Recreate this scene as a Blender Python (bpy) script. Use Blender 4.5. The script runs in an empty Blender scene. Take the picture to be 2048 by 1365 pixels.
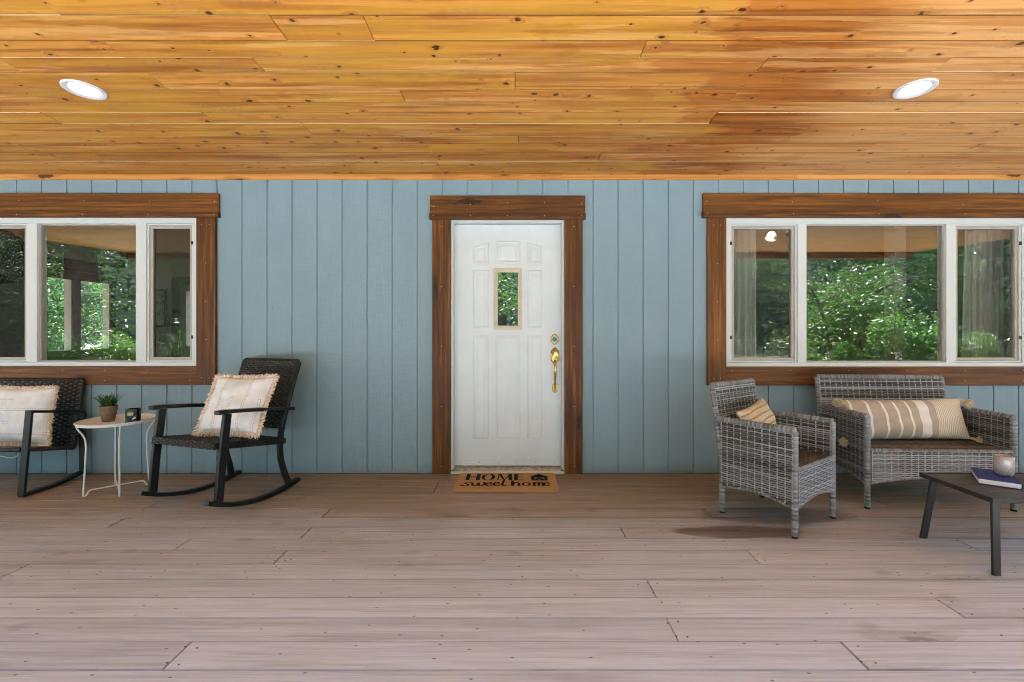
import bpy, math, random
from mathutils import Vector, Matrix
random.seed(11)
SC = bpy.context.scene
COL = SC.collection
PI = math.pi
F, CX, CY, H = 915.0, 1038.0, 660.0, 1.175      # measured focal length, axis and eye height
WY = 3.74                                        # front face of the siding
def X(px, y=WY): return (px - CX) / F * y
def Z(py, y=WY): return H + (CY - py) / F * y
CEIL0, CSL = 2.436, 0.0476
def ceil_z(y): return CEIL0 + CSL * (3.72 - y)
def ceil_y(py): return (CEIL0 + CSL * 3.72 - H) / ((CY - py) / F + CSL)
U = random.uniform

# ---------------------------------------------------------------- mesh builder
class MB:
    def __init__(s):
        s.v = []; s.f = []; s.mi = []; s.r = []; s.lc = []; s.cur = 0
    def add(s, p, r=0.5, lc=None):
        s.v.append(tuple(p)); s.r.append(r); s.lc.append(tuple(lc) if lc is not None else tuple(p)); return len(s.v) - 1
    def face(s, *ids):
        s.f.append(tuple(ids)); s.mi.append(s.cur)
    def box(s, x0, x1, y0, y1, z0, z1, axis='x', r=None, off=True):
        r = U(0, 1) if r is None else r
        o = Vector((U(0, 40), U(0, 40), U(0, 40))) if off else Vector((0, 0, 0))
        ids = []
        for x in (x0, x1):
            for y in (y0, y1):
                for z in (z0, z1):
                    l = {'x': (x, y + z, z), 'y': (y, x + z, z), 'z': (z, x + y, y)}[axis]
                    ids.append(s.add((x, y, z), r, Vector(l) + o))
        a = ids
        for q in ((0, 1, 3, 2), (4, 6, 7, 5), (0, 4, 5, 1), (2, 3, 7, 6), (0, 2, 6, 4), (1, 5, 7, 3)):
            s.face(*[a[k] for k in q])
    def sweep(s, path, sec, side=None, r=None, closed=False, caps=True):
        """sec: list of (a,b); a along 'side', b along tangent x side."""
        r = U(0, 1) if r is None else r
        path = [Vector(p) for p in path]; n = len(path); m = len(sec); rings = []; L = 0
        for i, p in enumerate(path):
            if closed: t = (path[(i + 1) % n] - path[i - 1])
            else: t = path[min(i + 1, n - 1)] - path[max(i - 1, 0)]
            t.normalize()
            a = Vector(side) if side is not None else (Vector((0, 0, 1)) if abs(t.z) < .9 else Vector((1, 0, 0)))
            a = (a - t * a.dot(t)).normalized(); b = t.cross(a)
            if i: L += (p - path[i - 1]).length
            rr = r[i] if isinstance(r, list) else r
            rings.append([s.add(p + a * q[0] + b * q[1], rr, (L, q[0], q[1])) for q in (sec[i] if isinstance(sec[0], list) else sec)])
        m = len(rings[0])
        for i in range(n if closed else n - 1):
            A, B = rings[i], rings[(i + 1) % n]
            for k in range(m):
                s.face(A[k], A[(k + 1) % m], B[(k + 1) % m], B[k])
        if caps and not closed:
            s.face(*reversed(rings[0])); s.face(*rings[-1])
    def tube(s, path, rad, n=8, side=None, r=None, closed=False, caps=True):
        def ring(R): return [(R * math.cos(2 * PI * k / n), R * math.sin(2 * PI * k / n)) for k in range(n)]
        sec = [ring(q) for q in rad] if isinstance(rad, (list, tuple)) else ring(rad)
        s.sweep(path, sec, side, r, closed, caps)
    def bar(s, path, w, t, side, r=None):
        s.sweep(path, [(-w / 2, -t / 2), (w / 2, -t / 2), (w / 2, t / 2), (-w / 2, t / 2)], side, r)
    def lathe(s, prof, n=32, c=(0, 0, 0), r=None, cap0=True, cap1=True):
        r = U(0, 1) if r is None else r
        rings = [[s.add((c[0] + R * math.cos(2 * PI * k / n), c[1] + R * math.sin(2 * PI * k / n), c[2] + z), r) for k in range(n)] for R, z in prof]
        for A, B in zip(rings, rings[1:]):
            for k in range(n): s.face(A[k], A[(k + 1) % n], B[(k + 1) % n], B[k])
        if cap0: s.face(*reversed(rings[0]))
        if cap1: s.face(*rings[-1])
    def poly(s, pts, nrm, depth, r=0.5):
        """flat polygon (list of 3D pts) extruded along nrm."""
        a = [s.add(p, r) for p in pts]; b = [s.add(Vector(p) + Vector(nrm) * depth, r) for p in pts]
        s.face(*reversed(a)); s.face(*b); n = len(a)
        for k in range(n): s.face(a[k], a[(k + 1) % n], b[(k + 1) % n], b[k])
    def grid(s, fn, nu, nv, r=0.5, lc=None):
        ids = [[s.add(fn(i / nu, j / nv), r, lc(i / nu, j / nv) if lc else None) for j in range(nv + 1)] for i in range(nu + 1)]
        for i in range(nu):
            for j in range(nv): s.face(ids[i][j], ids[i + 1][j], ids[i + 1][j + 1], ids[i][j + 1])
    def disc(s, c, nrm, rad, h=0.001, n=8):
        nrm = Vector(nrm).normalized(); a = nrm.orthogonal().normalized(); b = nrm.cross(a)
        s.poly([Vector(c) + (a * math.cos(2 * PI * k / n) + b * math.sin(2 * PI * k / n)) * rad for k in range(n)], nrm, h)
    def build(s, name, mats, parent=None, bevel=0, smooth=None, seg=2, fixn=False):
        me = bpy.data.meshes.new(name); me.from_pydata(s.v, [], s.f)
        for m in (mats if isinstance(mats, (list, tuple)) else [mats]): me.materials.append(m)
        me.polygons.foreach_set('material_index', s.mi)
        a = me.attributes.new('rnd', 'FLOAT', 'POINT'); a.data.foreach_set('value', s.r)
        a = me.attributes.new('lc', 'FLOAT_VECTOR', 'POINT'); a.data.foreach_set('vector', [c for l in s.lc for c in l])
        if fixn:
            import bmesh
            bm = bmesh.new(); bm.from_mesh(me); bmesh.ops.recalc_face_normals(bm, faces=bm.faces[:]); bm.to_mesh(me); bm.free()
        if smooth:
            me.shade_smooth(); me.set_sharp_from_angle(angle=math.radians(smooth))
        me.update()
        o = bpy.data.objects.new(name, me); COL.objects.link(o)
        if parent is not None: o.parent = parent
        if bevel:
            b = o.modifiers.new('bevel', 'BEVEL'); b.width = bevel; b.segments = seg; b.limit_method = 'ANGLE'; b.angle_limit = math.radians(50)
        return o
def tag(o, label=None, cat=None, group=None, kind=None):
    if label: o['label'] = label
    if cat: o['category'] = cat
    if group: o['group'] = group
    if kind: o['kind'] = kind
    return o
def empty(name, loc=(0, 0, 0), mat=None):
    o = bpy.data.objects.new(name, None); COL.objects.link(o); o.empty_display_size = .1
    if mat is not None: o.matrix_world = mat
    else: o.location = loc
    return o
def copy_tree(o, parent=None):
    c = o.copy(); COL.objects.link(c); c.parent = parent
    for ch in list(o.children): copy_tree(ch, c)
    return c

# ---------------------------------------------------------------- materials
class NT:
    def __init__(s, name):
        s.m = bpy.data.materials.new(name); s.m.use_nodes = True; s.t = s.m.node_tree; s.n = s.t.nodes; s.l = s.t.links
        s.b = s.n['Principled BSDF']; s.out = s.n['Material Output']
    def set(s, sock, v):
        if isinstance(v, bpy.types.NodeSocket): s.l.new(v, sock)
        elif v is not None:
            try: sock.default_value = v
            except Exception: sock.default_value = (*v, 1) if len(v) == 3 else v
    def node(s, typ, **kw):
        return s.n.new(typ)
    def math(s, op, a, b=None, c=None, clamp=False):
        n = s.n.new('ShaderNodeMath'); n.operation = op; n.use_clamp = clamp
        for k, q in enumerate((a, b, c)):
            if q is not None: s.set(n.inputs[k], q)
        return n.outputs[0]
    def vmath(s, op, a, b=None):
        n = s.n.new('ShaderNodeVectorMath'); n.operation = op; s.set(n.inputs[0], a)
        if b is not None: s.set(n.inputs[1], b)
        return n.outputs[0]
    def attr(s, name, out='Vector'):
        n = s.n.new('ShaderNodeAttribute'); n.attribute_name = name; return n.outputs[out]
    def obj(s):
        return s.n.new('ShaderNodeTexCoord').outputs['Object']
    def noise(s, vec, scale=5, detail=3, rough=.55, dist=0, out='Fac'):
        n = s.n.new('ShaderNodeTexNoise'); s.set(n.inputs['Vector'], vec); n.inputs['Scale'].default_value = scale
        n.inputs['Detail'].default_value = detail; n.inputs['Roughness'].default_value = rough; n.inputs['Distortion'].default_value = dist
        return n.outputs[out]
    def voro(s, vec, scale=5, feature='F1', rnd=1.0, dim='2D'):
        n = s.n.new('ShaderNodeTexVoronoi'); n.feature = feature; n.voronoi_dimensions = dim; s.set(n.inputs['Vector'], vec); n.inputs['Scale'].default_value = scale
        n.inputs['Randomness'].default_value = rnd; return n
    def ramp(s, fac, stops, interp='LINEAR'):
        n = s.n.new('ShaderNodeValToRGB'); s.set(n.inputs[0], fac); e = n.color_ramp; e.interpolation = interp
        while len(e.elements) < len(stops): e.elements.new(1)
        for k, (p, c) in enumerate(stops):
            e.elements[k].position = p
            c = (c, c, c) if isinstance(c, (int, float)) else c
            e.elements[k].color = (*c, 1)
        return n.outputs[0]
    def mix(s, fac, a, b, mode='MIX'):
        n = s.n.new('ShaderNodeMix'); n.data_type = 'RGBA'; n.blend_type = mode; n.clamp_factor = True
        s.set(n.inputs[0], fac)
        for k, q in ((6, a), (7, b)):
            if isinstance(q, bpy.types.NodeSocket): s.l.new(q, n.inputs[k])
            else: n.inputs[k].default_value = (*q, 1) if len(q) == 3 else q
        return n.outputs[2]
    def step(s, v, lo, hi):
        n = s.n.new('ShaderNodeMapRange'); n.interpolation_type = 'SMOOTHSTEP'; s.set(n.inputs[0], v)
        n.inputs[1].default_value = lo; n.inputs[2].default_value = hi; return n.outputs[0]
    def sep(s, v):
        n = s.n.new('ShaderNodeSeparateXYZ'); s.set(n.inputs[0], v); return n.outputs
    def comb(s, x=0, y=0, z=0):
        n = s.n.new('ShaderNodeCombineXYZ')
        for k, q in enumerate((x, y, z)): s.set(n.inputs[k], q)
        return n.outputs[0]
    def bump(s, h, strength=.3, dist=.01):
        n = s.n.new('ShaderNodeBump'); s.set(n.inputs['Height'], h); n.inputs['Strength'].default_value = strength; n.inputs['Distance'].default_value = dist
        s.l.new(n.outputs[0], s.b.inputs['Normal']); return n
    def fin(s, col=None, rough=None, spec=None, metal=None):
        if col is not None: s.set(s.b.inputs['Base Color'], col)
        if rough is not None: s.set(s.b.inputs['Roughness'], rough)
        if spec is not None: s.b.inputs['Specular IOR Level'].default_value = spec
        if metal is not None: s.b.inputs['Metallic'].default_value = metal
        return s.m

def plain(name, col, rough=.5, spec=.5, metal=0, var=.12, scale=30, bump=0, bscale=200):
    t = NT(name); v = t.noise(t.obj(), scale, 4)
    c = t.mix(t.step(v, .3, .7), tuple(q * (1 - var) for q in col), tuple(min(1, q * (1 + var)) for q in col))
    if bump: t.bump(t.noise(t.obj(), bscale, 3), bump, .004)
    rr = t.math('ADD', rough - .06, t.math('MULTIPLY', v, .12))
    return t.fin(c, rr, spec, metal)

def wood_core(t, freq=55, warp=1.6, kx=2.2, ky=7.0, kr=.16, kkeep=.45):
    """returns grain(0..1), fine(0..1), knot mask, knot ring dark, big(0..1)"""
    lc = t.attr('lc'); x, y, z = t.sep(lc)
    kv = t.comb(t.math('MULTIPLY', x, kx), t.math('MULTIPLY', y, ky), 0)
    kn = t.voro(kv, 1.0); d = kn.outputs['Distance']
    cr = t.sep(kn.outputs['Color'])
    keep = t.math('GREATER_THAN', cr[0], 1 - kkeep)
    size = t.math('MULTIPLY_ADD', t.math('POWER', cr[1], 2), .9, .4)
    wob = t.math('MULTIPLY', t.math('SUBTRACT', t.noise(t.comb(t.math('MULTIPLY', x, 18), t.math('MULTIPLY', y, 50), z), 1, 2), .5), .35)
    dn = t.math('ADD', t.math('DIVIDE', d, size), wob)
    knot = t.math('MULTIPLY', t.math('SUBTRACT', 1, t.step(dn, kr * .55, kr)), keep)
    halo = t.math('MULTIPLY', t.math('SUBTRACT', 1, t.step(dn, kr, kr * 3.2)), keep)
    n1 = t.noise(t.comb(t.math('MULTIPLY', x, .9), t.math('MULTIPLY', y, 6), z), 1, 4)
    ph = t.math('ADD', t.math('MULTIPLY', y, freq), t.math('MULTIPLY', n1, warp * 6))
    ph = t.math('ADD', ph, t.math('MULTIPLY', halo, 5.0))
    g = t.math('MULTIPLY_ADD', t.math('SINE', ph), .5, .5)
    fine = t.noise(t.comb(t.math('MULTIPLY', x, 5), t.math('MULTIPLY', y, 150), t.math('MULTIPLY', z, 60)), 1, 5, .65)
    big = t.noise(t.comb(t.math('MULTIPLY', x, .8), t.math('MULTIPLY', y, 3.5), z), 1, 3)
    return g, fine, knot, halo, big

def ceiling_mat():
    t = NT('stained_pine'); g, fine, knot, halo, big = wood_core(t, 60, 2.4, 6.6, 8.4, .108, .38)
    rnd = t.attr('rnd', 'Fac'); ox, oy, oz = t.sep(t.obj())
    base = t.ramp(rnd, [(0, (0.3495, 0.1245, 0.01766)), (.2, (0.5319, 0.2107, 0.03238)), (.4, (0.4407, 0.1756, 0.03091)), (.6, (0.6078, 0.2745, 0.05005)), (.8, (0.471, 0.1883, 0.02944)), (1, (0.6534, 0.3319, 0.08464))])
    dark = t.ramp(rnd, [(0, (0.1491, 0.03879, 0.00378)), (.5, (0.2042, 0.06332, 0.00702)), (1, (0.254, 0.08577, 0.0108))])
    c = t.mix(t.math('MULTIPLY', t.step(g, .5, 1), .5), base, dark)
    lg = t.noise(t.comb(t.math('MULTIPLY', ox, .55), t.math('MULTIPLY', oy, 26), t.math('MULTIPLY', rnd, 30)), 1, 4, .6)
    c = t.mix(t.math('MULTIPLY', t.step(lg, .5, .68), .55), c, dark); c = t.mix(t.math('MULTIPLY', t.step(lg, .48, .34), .3), c, (.66, .38, .09))
    c = t.mix(t.step(big, .45, .72), c, t.mix(.55, c, dark))
    c = t.mix(t.math('MULTIPLY', t.step(fine, .5, .66), .6), c, dark)
    # uneven stain: yellow-olive to the left, a dark lapped coat from x=1.04 on, paler and pinker beyond
    blot = t.noise(t.comb(t.math('MULTIPLY', ox, 1.6), t.math('MULTIPLY', oy, 11), 0), 1, 5, .65)
    jag = t.math('ADD', ox, t.math('ADD', t.math('MULTIPLY_ADD', rnd, .8, -.4), t.math('MULTIPLY_ADD', blot, .5, -.25)))
    coat = t.math('MULTIPLY', t.step(jag, 1.0, 1.04), t.math('SUBTRACT', 1, t.step(jag, 1.5, 1.95)))
    pale = t.step(jag, 1.45, 2.1)
    left = t.math('SUBTRACT', 1, t.step(jag, .9, 1.0))
    c = t.mix(t.math('MULTIPLY', coat, .75), c, (.74, .54, .32), 'MULTIPLY')
    c = t.mix(t.math('MULTIPLY', pale, .55), c, (.70, .40, .16))
    ol = t.noise(t.comb(t.math('MULTIPLY', ox, .8), t.math('MULTIPLY', oy, 7), t.math('MULTIPLY', rnd, 25)), 1, 4)
    c = t.mix(t.math('MULTIPLY', t.math('MULTIPLY', left, t.step(ol, .42, .58)), .6), c, (.50, .265, .024))
    pl = t.noise(t.comb(t.math('MULTIPLY', ox, .9), t.math('MULTIPLY', oy, 12), t.math('MULTIPLY', rnd, 60)), 1, 5, .6); c = t.mix(t.math('MULTIPLY', t.step(pl, .56, .60), .28), c, (.74, .46, .18))
    rd = t.noise(t.comb(t.math('MULTIPLY', ox, .7), t.math('MULTIPLY', oy, 16), t.math('MULTIPLY', rnd, 45)), 1, 4, .6); c = t.mix(t.math('MULTIPLY', t.step(rd, .53, .62), .6), c, (.40, .145, .020))
    # wet drip blotches
    dr = t.noise(t.comb(t.math('MULTIPLY', ox, 2.6), t.math('MULTIPLY', oy, 6), 7), 1, 3)
    c = t.mix(t.math('MULTIPLY', t.step(dr, .57, .64), .35), c, t.mix(1, c, (.62, .5, .32), 'MULTIPLY'))
    # grey mildew specks
    ms = t.noise(t.comb(t.math('MULTIPLY', ox, 40), t.math('MULTIPLY', oy, 60), 0), 1, 3)
    mr = t.noise(t.comb(t.math('MULTIPLY', ox, 1.1), t.math('MULTIPLY', oy, 5), 11), 1, 2)
    c = t.mix(t.math('MULTIPLY', t.math('MULTIPLY', t.step(ms, .5, .62), t.step(mr, .6, .68)), .6), c, (.22, .16, .10))
    # knots
    c = t.mix(t.math('MULTIPLY', halo, .35), c, (.30, .10, .016))
    c = t.mix(t.math('MULTIPLY', knot, .92), c, (.045, .015, .004))
    ed = t.math('ABSOLUTE', t.sep(t.attr('lc'))[2])
    c = t.mix(t.math('MULTIPLY', t.step(ed, .93, .975), .88), c, (.10, .034, .008))
    # unstained edges of the tongues
    gn = t.n.new('ShaderNodeNewGeometry'); ny = t.sep(gn.outputs['True Normal'])[1]
    c = t.mix(t.step(t.math('ABSOLUTE', ny), .35, .6), c, (.72, .52, .28))
    t.bump(t.math('ADD', t.math('MULTIPLY', fine, .6), t.math('MULTIPLY', g, .4)), .18, .003)
    return t.fin(c, t.math('MULTIPLY_ADD', fine, .2, .42), .35)

def deck_mat():
    t = NT('weathered_deck_paint'); g, fine, knot, halo, big = wood_core(t, 60, 2.6, 1.2, 6.8, .2, .04)
    rnd = t.attr('rnd', 'Fac'); ox, oy, oz = t.sep(t.obj())
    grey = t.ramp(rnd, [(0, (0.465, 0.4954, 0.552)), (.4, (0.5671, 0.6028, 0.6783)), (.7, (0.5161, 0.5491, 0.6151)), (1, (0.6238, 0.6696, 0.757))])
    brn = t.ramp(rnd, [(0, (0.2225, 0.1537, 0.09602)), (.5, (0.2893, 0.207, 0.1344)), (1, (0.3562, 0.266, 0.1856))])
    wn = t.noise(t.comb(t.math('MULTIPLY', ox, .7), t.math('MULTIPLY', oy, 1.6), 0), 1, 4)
    sky_fade = t.math('ADD', oy, t.math('ADD', t.math('MULTIPLY_ADD', wn, 1.6, -.8), t.math('MULTIPLY_ADD', rnd, .5, -.25)))
    c = t.mix(t.step(sky_fade, 2.0, 3.5), grey, brn)  # greyer at the open side, browner by the wall: sky light painted in
    c = t.mix(t.math('MULTIPLY', t.step(g, .6, 1), .28), c, t.mix(1, c, (.62, .58, .54), 'MULTIPLY'))
    c = t.mix(t.math('MULTIPLY', t.step(fine, .48, .66), .6), c, t.mix(1, c, (.60, .57, .54), 'MULTIPLY'))
    ms = t.noise(t.comb(t.math('MULTIPLY', ox, 1.8), t.math('MULTIPLY', oy, 85), t.math('MULTIPLY', rnd, 20)), 1, 5, .7)
    c = t.mix(t.math('MULTIPLY', t.step(ms, .47, .62), .38), c, t.mix(1, c, (.62, .58, .55), 'MULTIPLY')); c = t.mix(t.math('MULTIPLY', t.step(ms, .46, .36), .22), c, (.80, .74, .69))
    kd = t.voro(t.comb(t.math('MULTIPLY', ox, 2.1), t.math('MULTIPLY', oy, 3.4), 0), 1.0); kw = t.math('ADD', kd.outputs['Distance'], t.math('MULTIPLY_ADD', t.noise(t.comb(t.math('MULTIPLY', ox, 16), t.math('MULTIPLY', oy, 34), 0), 1, 4), .16, -.08))
    km = t.math('MULTIPLY', t.math('SUBTRACT', 1, t.step(kw, .03, .13)), t.math('GREATER_THAN', t.sep(kd.outputs['Color'])[0], .62))
    c = t.mix(t.math('MULTIPLY', km, .38), c, t.mix(1, c, (.45, .42, .42), 'MULTIPLY'))
    c = t.mix(t.math('MULTIPLY', t.step(big, .52, .75), .35), c, t.mix(1, c, (.68, .66, .64), 'MULTIPLY'))
    sp = t.noise(t.comb(t.math('MULTIPLY', ox, 3), t.math('MULTIPLY', oy, 9), 5), 1, 5, .6)
    c = t.mix(t.math('MULTIPLY', t.step(sp, .64, .78), .25), c, t.mix(1, c, (.55, .53, .52), 'MULTIPLY'))
    # scuffs and tiny chips
    ch = t.voro(t.comb(t.math('MULTIPLY', ox, 7), t.math('MULTIPLY', oy, 15), 0), 1.0)
    k2 = t.math('MULTIPLY', t.math('SUBTRACT', 1, t.step(ch.outputs['Distance'], .03, .06)), t.math('GREATER_THAN', t.sep(ch.outputs['Color'])[0], .72))
    c = t.mix(t.math('MULTIPLY', k2, .8), c, (.05, .035, .025))
    c = t.mix(t.math('MULTIPLY', halo, .20), c, (.14, .12, .11))
    c = t.mix(t.math('MULTIPLY', knot, .5), c, (.10, .075, .062))
    ed = t.math('ABSOLUTE', t.sep(t.attr('lc'))[2]); en = t.noise(t.comb(t.math('MULTIPLY', ox, 9), t.math('MULTIPLY', oy, 30), 1), 1, 3)
    c = t.mix(t.math('MULTIPLY', t.step(t.math('ADD', ed, t.math('MULTIPLY_ADD', en, .06, -.03)), .95, .99), .4), c, (.12, .095, .082))
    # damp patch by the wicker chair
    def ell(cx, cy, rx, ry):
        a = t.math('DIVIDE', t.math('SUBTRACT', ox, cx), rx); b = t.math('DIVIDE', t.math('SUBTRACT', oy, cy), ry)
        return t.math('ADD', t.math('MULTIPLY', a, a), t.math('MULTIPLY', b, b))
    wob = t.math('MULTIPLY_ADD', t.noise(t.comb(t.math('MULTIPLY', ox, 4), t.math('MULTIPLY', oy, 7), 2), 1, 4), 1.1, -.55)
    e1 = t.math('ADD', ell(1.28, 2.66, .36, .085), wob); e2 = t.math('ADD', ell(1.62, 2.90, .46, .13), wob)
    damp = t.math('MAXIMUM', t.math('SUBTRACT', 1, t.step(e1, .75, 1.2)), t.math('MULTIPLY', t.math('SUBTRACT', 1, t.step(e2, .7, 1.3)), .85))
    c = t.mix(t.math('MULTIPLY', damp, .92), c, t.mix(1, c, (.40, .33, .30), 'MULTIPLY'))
    t.bump(t.math('ADD', t.math('MULTIPLY', fine, .7), t.math('MULTIPLY', ms, .8)), .4, .004)
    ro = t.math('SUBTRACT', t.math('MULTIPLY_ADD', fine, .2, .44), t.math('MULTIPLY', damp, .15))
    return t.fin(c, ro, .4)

def casing_mat():
    t = NT('redwood_stain'); g, fine, knot, halo, big = wood_core(t, 110, 3.6, 1.6, 7, .16, .30)
    rnd = t.attr('rnd', 'Fac')
    a = t.ramp(rnd, [(0, (0.1015, 0.03699, 0.005906)), (.5, (0.1596, 0.05841, 0.007875)), (1, (0.2272, 0.08566, 0.0105))])
    b = t.ramp(rnd, [(0, (0.03575, 0.01155, 0.0033)), (1, (0.06325, 0.022, 0.00495))])
    c = t.mix(t.math('MULTIPLY', t.step(g, .45, 1), .4), a, b)
    sx, sy, sz = t.sep(t.attr('lc')); st = t.noise(t.comb(t.math('MULTIPLY', sx, 1.6), t.math('MULTIPLY', sy, 45), t.math('MULTIPLY', sz, 20)), 1, 5, .65)
    c = t.mix(t.math('MULTIPLY', t.step(st, .47, .62), .62), c, b); c = t.mix(t.math('MULTIPLY', t.step(st, .47, .36), .5), c, (.34, .13, .018))
    c = t.mix(t.math('MULTIPLY', t.step(fine, .5, .72), .5), c, b)
    c = t.mix(t.math('MULTIPLY', t.step(big, .48, .75), .6), c, b)
    c = t.mix(t.math('MULTIPLY', halo, .3), c, b)
    c = t.mix(t.math('MULTIPLY', knot, .9), c, (.018, .007, .003))
    t.bump(t.math('ADD', t.math('MULTIPLY', fine, .7), t.math('MULTIPLY', g, .4)), .3, .003)
    return t.fin(c, t.math('MULTIPLY_ADD', fine, .2, .45), .35)

def trim_mat():
    t = NT('bare_pine'); g, fine, knot, halo, big = wood_core(t, 140, 1.5, 2.4, 9, .2, .35)
    rnd = t.attr('rnd', 'Fac')
    a = t.ramp(rnd, [(0, (0.51, 0.204, 0.0459)), (.5, (0.5916, 0.2754, 0.0612)), (1, (0.6528, 0.3366, 0.102))])
    c = t.mix(t.math('MULTIPLY', t.step(g, .5, 1), .35), a, (.36, .13, .022))
    c = t.mix(t.math('MULTIPLY', halo, .4), c, (.30, .09, .015)); c = t.mix(t.math('MULTIPLY', knot, .9), c, (.05, .016, .004))
    t.bump(fine, .15, .002)
    return t.fin(c, .5, .35)

def siding_mat():
    t = NT('blue_grey_siding_paint'); x, y, z = t.sep(t.obj())
    fine = t.noise(t.comb(t.math('MULTIPLY', x, 130), 0, t.math('MULTIPLY', z, 9)), 1, 5, .65)
    horiz = t.noise(t.comb(t.math('MULTIPLY', x, 9), 0, t.math('MULTIPLY', z, 240)), 1, 3, .6)
    bl = t.noise(t.comb(t.math('MULTIPLY', x, 1.3), 0, t.math('MULTIPLY', z, 1.1)), 1, 4)
    c = t.mix(t.step(bl, .35, .68), (.212, .318, .376), (.227, .336, .392))
    c = t.mix(t.math('MULTIPLY', t.step(fine, .52, .75), .22), c, (.15, .22, .265))
    c = t.mix(t.math('MULTIPLY', t.step(horiz, .55, .8), .22), c, (.215, .285, .315))
    sc = t.voro(t.comb(t.math('MULTIPLY', x, 5), t.math('MULTIPLY', z, 5), 0), 1.0)
    k = t.math('MULTIPLY', t.math('SUBTRACT', 1, t.step(sc.outputs['Distance'], .012, .03)), t.math('GREATER_THAN', t.sep(sc.outputs['Color'])[0], .7))
    c = t.mix(t.math('MULTIPLY', k, .5), c, (.1, .12, .13))
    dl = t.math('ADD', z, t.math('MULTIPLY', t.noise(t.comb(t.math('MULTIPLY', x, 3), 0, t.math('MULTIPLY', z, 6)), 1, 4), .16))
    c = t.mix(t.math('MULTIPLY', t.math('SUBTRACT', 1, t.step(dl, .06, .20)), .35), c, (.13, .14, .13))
    t.bump(t.math('ADD', fine, t.math('MULTIPLY', horiz, .9)), .45, .004)
    return t.fin(c, .55, .35)

def wicker_mat(name, stops, rough=.42, streak=60):
    t = NT(name); rnd = t.attr('rnd', 'Fac'); x, y, z = t.sep(t.attr('lc'))
    n = t.noise(t.comb(t.math('MULTIPLY', x, 3.2), t.math('MULTIPLY', y, 7.3), rnd), 1, 3)
    st = t.noise(t.comb(t.math('MULTIPLY', x, 6), t.math('MULTIPLY', z, 900), y), 1, 3)
    v = t.math('ADD', t.math('MULTIPLY', rnd, .55), t.math('MULTIPLY', t.math('ADD', n, t.math('MULTIPLY_ADD', st, .5, -.25)), .45))
    c = t.ramp(v, stops)
    return t.fin(c, rough, .5)

def fabric(name, col, var=.08, weave=900):
    t = NT(name); o = t.obj(); x, y, z = t.sep(o)
    w = t.math('MULTIPLY', t.math('SINE', t.math('MULTIPLY', x, weave)), t.math('SINE', t.math('MULTIPLY', z, weave)))
    n = t.noise(o, 14, 4); c = t.mix(t.step(n, .3, .7), tuple(q * (1 - var) for q in col), tuple(min(q * (1 + var), 1) for q in col))
    t.bump(t.math('ADD', w, t.math('MULTIPLY', t.noise(o, 60, 3), 1.5)), .18, .002)
    t.b.inputs['Sheen Weight'].default_value = .15
    return t, c

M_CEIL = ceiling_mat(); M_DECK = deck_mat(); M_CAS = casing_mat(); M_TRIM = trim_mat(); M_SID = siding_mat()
M_VINYL = NT('white_vinyl').fin((.60, .66, .67, 1), .45, .3)
M_SASH = plain('grey_sash', (.38, .37, .33), .4, .5, 0, .08, 10)
M_DOOR = plain('door_enamel', (.62, .70, .74), .33, .5, 0, .035, 5, .05, 60)
M_JAMB = plain('worn_white_paint', (.54, .59, .60), .5, .3, 0, .02, 30)
M_CREAM = plain('cream_plastic', (.58, .54, .42), .4, .5, 0, .06, 20)
M_NAIL = plain('painted_nail_head', (.75, .68, .55), .4)
M_DNAIL = plain('rusty_nail_head', (.03, .022, .018), .6)
M_DARK = plain('dark_underside', (.012, .011, .010), .8)
M_BLACK = plain('black_powder_coat', (.0045, .006, .0065), .42, .45, 0, .25, 40)
M_GREENBLK = plain('weathered_black_metal', (.008, .012, .012), .4, .45, 0, .2, 20)
M_WHITEMET = plain('white_enamelled_wire', (.72, .74, .76), .35, .5, 0, .05, 40)
M_TABTOP = plain('blush_enamel_tray', (.74, .72, .72), .5, .5, 0, .05, 12)
M_GUNMET = plain('charcoal_metal', (.036, .035, .039), .36, .5, .25, .12, 25)
M_GUNSLAT = plain('charcoal_slat', (.050, .045, .048), .4, .5, .1, .15, 18)
M_BRASS = NT('polished_brass').fin((.56, .40, .13, 1), .26, .5, 1.0)
M_BLUECAP = plain('blue_cap', (.03, .17, .42), .35)  # blue disc on the deadbolt cylinder
M_BLKPLUG = plain('black_latch', (.015, .015, .015), .4)
M_CHROME = NT('chrome').fin((.75, .75, .75, 1), .12, .5, 1.0)
WK = [(0.18, (0.03072, 0.03, 0.03045)), (.34, (0.08832, 0.09, 0.0924)), (.5, (0.1805, 0.19, 0.2016)), (.66, (0.2928, 0.317, 0.3444)), (.82, (0.4224, 0.47, 0.525))]
M_WICK = wicker_mat('grey_wicker', WK)
M_WICKD = wicker_mat('shaded_wicker', [(.2, (0.0288, 0.01944, 0.01584)), (.45, (0.072, 0.05184, 0.0432)), (.65, (0.1368, 0.108, 0.0936)), (.8, (0.1872, 0.1584, 0.144))])  # browner copy of the grey wicker, shade painted into the seat colour
M_WICKL = wicker_mat('pale_wicker', [(.2, (.16, .155, .15)), (.5, (.28, .28, .28)), (.8, (.42, .43, .44))])
M_BWICK = wicker_mat('black_wicker', [(.2, (.003, .003, .003)), (.5, (.0075, .007, .007)), (.8, (.020, .019, .018))], .30)
M_BWARP = wicker_mat('black_wicker_stake', [(.2, (.01, .0095, .009)), (.8, (.04, .038, .036))], .25)

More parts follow.
